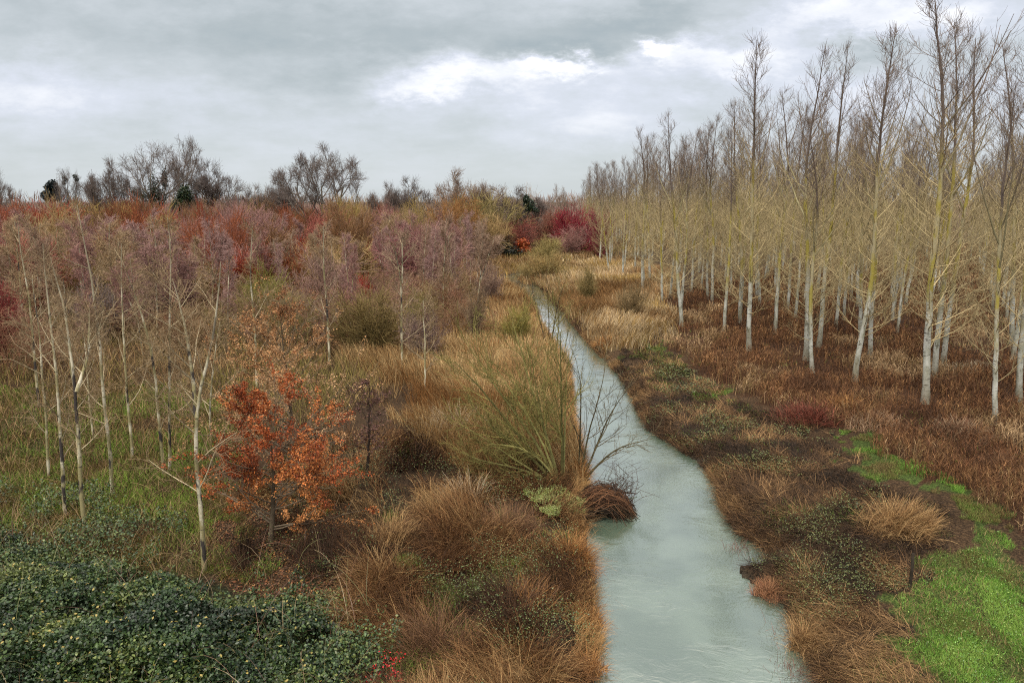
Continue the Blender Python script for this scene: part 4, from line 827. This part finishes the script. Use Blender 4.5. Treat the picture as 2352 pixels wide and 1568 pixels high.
willow((1338, 1078), [([(1330, 1078), (1352, 1000), (1385, 900), (1392, 810)], .3), ([(1332, 1078), (1370, 1020), (1400, 960), (1425, 880)], -.4), ([(1335, 1078), (1390, 1045), (1430, 1020), (1490, 1005)], -.3), ([(1328, 1078), (1335, 980), (1345, 900), (1330, 820)], .6),
   ([(1335, 1078), (1375, 1000), (1410, 930), (1462, 870)], .5)], 711, 'dark stemmed bare willow leaning out over the water', (.13, .10, .055), .7, 6, 5, (.12, .10, .055), .9)
willow((1262, 800), [([(1262, 800), (1262, 720), (1255, 640), (1262, 590)], .5), ([(1265, 800), (1275, 730), (1285, 680), (1310, 620)], -.5), ([(1258, 800), (1240, 730), (1225, 680), (1205, 620)], .4), ([(1275, 800), (1282, 760), (1282, 720), (1275, 680)], 0)],
   712, 'slim dark willow stems standing at the narrow part of the river', (.28, .23, .09), .75, 9, 6, (.14, .10, .06))

# ---- tussocks, debris, post, berries, litter
def tussock(px, py, w, h, cols, n, seed, label, name='tussock', bend=1.2, lean=.6, wd=.010, group=None):
    g_ = G(px, py); s_ = sdf(np.array([g_[0]]), np.array([g_[1]])); z0 = float(max(.02, land(np.array([g_[0]]), np.array([g_[1]]), s_)[0])); rng = np.random.default_rng(seed); mb = MB()
    a = rng.uniform(0, 6.3, n); r = w * .5 * rng.random(n) ** .6; P = np.stack([g_[0] + r * np.cos(a), g_[1] + r * np.sin(a) * .8, np.full(n, z0)], 1)
    r *= 1 + .4 * np.sin(2 * a + seed) * np.sin(3 * a); P[:, 0] = g_[0] + r * np.cos(a); P[:, 1] = g_[1] + r * np.sin(a) * .8
    az_ = np.where(rng.random(n) < .45, seed * 1.3 + rng.normal(0, .7, n), np.arctan2(np.cos(a), np.sin(a)) + rng.normal(0, .9, n))
    blades(mb, rng, P, h * rng.uniform(.25, 1.25, n) * (1.1 - .4 * r / (w * .5)), wd, az_, lean * (r / (w * .5) + .3) * rng.uniform(.1, 1.7, n), bend * rng.uniform(.2, 1.2, n), tints(rng, n, cols, .3), 5)
    for arr in mb.v: arr -= np.array([g_[0], g_[1], z0])
    o = mb.build(name, M_BLADE); o.location = (g_[0], g_[1], z0); tag(o, label, 'grass clump', group); return o
STR = [(.36, .21, .09), (.48, .31, .14), (.22, .12, .05)]; ORR = [(.40, .19, .06), (.50, .27, .10), (.28, .12, .04)]; BRR = [(.17, .09, .045), (.26, .14, .07), (.11, .06, .035)]; PAL_ = [(.48, .38, .25), (.55, .46, .32), (.36, .26, .16)]
for q in [(2065, 1215, 2.0, 1.0, STR, 2600, 'big golden straw tussock beside the start of the green track'), (1308, 1275, 1.1, 1.0, ORR, 1700, 'upright orange reed clump at the left water edge below the debris'),
          (1320, 1075, .9, .8, ORR, 900, 'orange reed clump under the spreading willow'), (1945, 950, 1.4, .9, ORR, 800, 'small orange tussock below the leaning white poplar'),
          (1860, 965, 3.0, 1.0, [(.22, .06, .04), (.26, .08, .05), (.15, .07, .045)], 1500, 'low red stemmed bush in front of the poplars'), (1490, 770, 3.6, 1.1, PAL_, 1400, 'pale bleached reed clump beside the green patch on the right bank'),
          (2250, 850, 3.4, .5, PAL_, 1400, 'flattened straw coloured patch in the ride between the poplars'), (1400, 790, 2.4, .8, ORR, 1200, 'orange sedge clump by the narrow channel on the right bank'), (1345, 1400, .8, .55, ORR, 900, 'drooping orange tuft at the left water edge, upper of two'),
          (1350, 1500, .9, .5, ORR, 900, 'drooping orange tuft at the left water edge near the frame bottom'), (1850, 1440, .8, .7, STR, 900, 'straw tuft leaning over the right water edge near the frame bottom'),
          (1775, 1325, 1.1, .4, [(.28, .13, .06), (.36, .18, .09), (.20, .09, .05)], 1400, 'reddish mat of dead grass jutting into the water from the right bank'), (1050, 1010, 2.2, 1.5, PAL_, 1100, 'arching pale grass tussock left of the large willow'), (1075, 1150, 1.6, 1.0, PAL_[:2] + STR, 900, 'arching straw tussock on the near left bank'),
          (900, 1250, 1.6, .9, STR, 900, 'loose straw tussock right of the oaks'), (860, 1340, 1.4, 1.0, STR, 700, 'long leaning straw stems above the bramble edge'), (1170, 1230, 1.6, 1.0, BRR, 1300, 'brown reed clump left of the moss mat'),
          (1210, 1400, 1.4, .8, BRR + ORR[:1], 1300, 'russet brown clump left of the lower orange tufts'), (1000, 1500, 1.8, 1.1, BRR, 1800, 'dense russet stems at the bottom of the left bank'), (2300, 1090, 2.2, .8, BRR, 1200, 'brown dead herb clump at the right edge above the track'),
          (2200, 1000, 2.6, .8, [(.30, .19, .11), (.38, .27, .17), (.2, .1, .06)], 1500, 'pale headed dead herb clump at the foot of the foremost poplar'), (2010, 985, 2.2, .7, [(.34, .23, .14), (.25, .14, .08)], 1200, 'tan dead herb clump right of the small orange tussock')]:
    tussock(*q[:6], seed=hash(q[0] * 7 + q[1]) % 9999, label=q[6])

# debris pile stranded at the bank
g_ = G(1392, 1175, 0); root = empty('debris_pile', (g_[0], g_[1], 0)); rng = np.random.default_rng(720)
def arch(mb, n, L, Hh, rad, cols, spread=.35, hollow=0.):
    a = rng.uniform(-1, 1, n); y0 = rng.normal(0, spread, n); sx = -L * .5 + rng.normal(0, .15, n); ex_ = L * .5 * rng.uniform(.2, 1.05, n); h_ = Hh * rng.uniform(.45 + hollow, 1.05, n)
    t = np.linspace(0, 1, 7)[None, :, None]; P = np.zeros((n, 7, 3)); tt = t[:, :, 0]
    P[:, :, 0] = sx[:, None] * (1 - tt) + ex_[:, None] * tt; P[:, :, 1] = y0[:, None] + a[:, None] * .25 * tt; P[:, :, 2] = np.sin(tt * math.pi) ** .8 * h_[:, None] * (.6 + .5 * tt) - .05
    P += rng.normal(0, .055, P.shape); tubes(mb, P, np.linspace(1, .4, 7)[None] * rad * rng.uniform(.6, 1.4, (n, 1)), 4, tints(rng, n, cols, .5))
mb = MB(); arch(mb, 520, 1.9, .95, .010, [(.12, .055, .028), (.18, .085, .04), (.05, .03, .018)], .34, .05); mb.build('matted_stems', M_BLADE, root)
mb = MB(); arch(mb, 340, 2.0, .6, .018, [(.035, .025, .018), (.05, .035, .022)], .38); mb.build('dark_sticks', M_WOOD, root)
mb = MB(); n = 60; P0 = np.zeros((n, 1, 3)); dirs = unit(np.stack([rng.uniform(-.2, 1, n), rng.uniform(-.2, .9, n), rng.uniform(.1, .9, n)], 1)); L = rng.uniform(.5, 1.5, n)
P = np.stack([np.array([rng.uniform(-.2, .7, n), rng.normal(0, .2, n), rng.uniform(.1, .5, n)]).T + dirs * (L * k_ / 4)[:, None] + np.array([0, 0, .02 * k_ * k_]) for k_ in range(5)], 1); tubes(mb, P, np.repeat(np.linspace(.011, .004, 5)[None], n, 0), 4, (.09, .06, .045)); mb.build('protruding_twigs', M_TWIG, root)
tag(root, 'arched brown pile of flood debris and twigs stranded in the water at the left bank', 'debris pile')
g2 = G(1436, 1143, 0); mb = MB(); v = np.array([(-.12, -.02, .02), (.06, -.06, .02), (.13, .02, .05), (-.02, .06, .13), (-.1, .05, .08), (.02, -.02, .16)]); mb.add(v, [[0, 1, 5], [1, 2, 5], [2, 3, 5], [3, 4, 5], [4, 0, 5], [0, 2, 1], [0, 3, 2], [0, 4, 3]], (.8, .8, .8)); o = mb.build('plastic_scrap', M_BLADE, smooth=False); o.location = (g2[0], g2[1], 0); tag(o, 'small crumpled white plastic scrap caught on the tip of the debris pile', 'litter')
# log tip
mb = MB(); tubes(mb, np.array([[(0, 0, .25), (.35, .05, .12), (.75, .12, .06)]]), np.array([[.05, .035, .015]]), 6, (.06, .045, .035)); o = mb.build('broken_branch', M_WOOD); o.location = (G(1415, 1140, 0)[0], G(1415, 1140, 0)[1], 0); tag(o, 'dark broken branch pointing out from the debris pile over the water', 'branch')

g_ = G(2090, 1345); mb = MB(); z0 = float(land(np.array([g_[0]]), np.array([g_[1]]))[0]); tubes(mb, np.array([[(0, 0, -.1), (.01, 0, .45), (.0, .01, .92), (0, .01, .925)]]), np.array([[.04, .038, .036, .002]]), 7, (.05, .04, .03)); o = mb.build('fence_post', M_WOOD); o.location = (g_[0], g_[1], z0); tag(o, 'thin dark wooden post below the big straw tussock', 'post')

g_ = G(880, 1600); rng = np.random.default_rng(730); root = empty('berry_bush', (g_[0], g_[1], .4)); o0 = np.array([g_[0], g_[1], .4]); st = MB(); br = MB()
ends = [[(885, 1600), (905, 1560), (885, 1500)], [(880, 1600), (870, 1560), (845, 1560)], [(885, 1600), (925, 1555), (900, 1545)], [(885, 1600), (905, 1530), (912, 1505)], [(880, 1605), (880, 1570), (868, 1530)]]
for l in ends:
    q = curve([AT(a_, b_, g_[1] + .1) - o0 for a_, b_ in l], 7, rng, .01)[None]; tubes(st, q, np.linspace(.008, .004, 7)[None], 5, (.30, .2, .14)); c = np.repeat(q[0, 3:], 12, 0); leafs(br, rng, c + rng.normal(0, .055, c.shape), .042, tints(rng, len(c), [(.55, .012, .02), (.42, .01, .015), (.62, .03, .03)], .2), 1.4, .85)
st.build('stems', M_TWIG, root); br.build('berries', M_LEAF, root); tag(root, 'scarlet berry clusters on thin stems at the bottom edge beside the brambles', 'berry bush')
# red stemmed twigs standing in the shallows
mb = MB(); rng = np.random.default_rng(740)
for (a_, b_, n, hh) in [(1700, 1262, 130, .35), (1790, 1470, 30, .5), (1835, 1550, 160, .35), (1815, 1530, 60, .3)]:
    c = G(a_, b_, 0); P = np.stack([c[0] + rng.normal(0, .22, n), c[1] + rng.normal(0, .25, n), np.full(n, -.02)], 1); blades(mb, rng, P, hh * rng.uniform(.4, 1.2, n), .008, rng.uniform(0, 6.3, n), rng.uniform(.1, .9, n), rng.uniform(0, .8, n), tints(rng, n, [(.20, .10, .08), (.14, .08, .06)], .3), 4)
tag(mb.build('water_stems', M_BLADE), 'thin reddish stems standing in the shallows of the right bank', 'stems', kind='stuff')
# a few protos may be unused
for o in list(SC.objects):
    if o.type == 'EMPTY' and 'category' not in o.keys() and o.parent is None:
        for ch in list(o.children): bpy.data.objects.remove(ch)
        bpy.data.objects.remove(o)
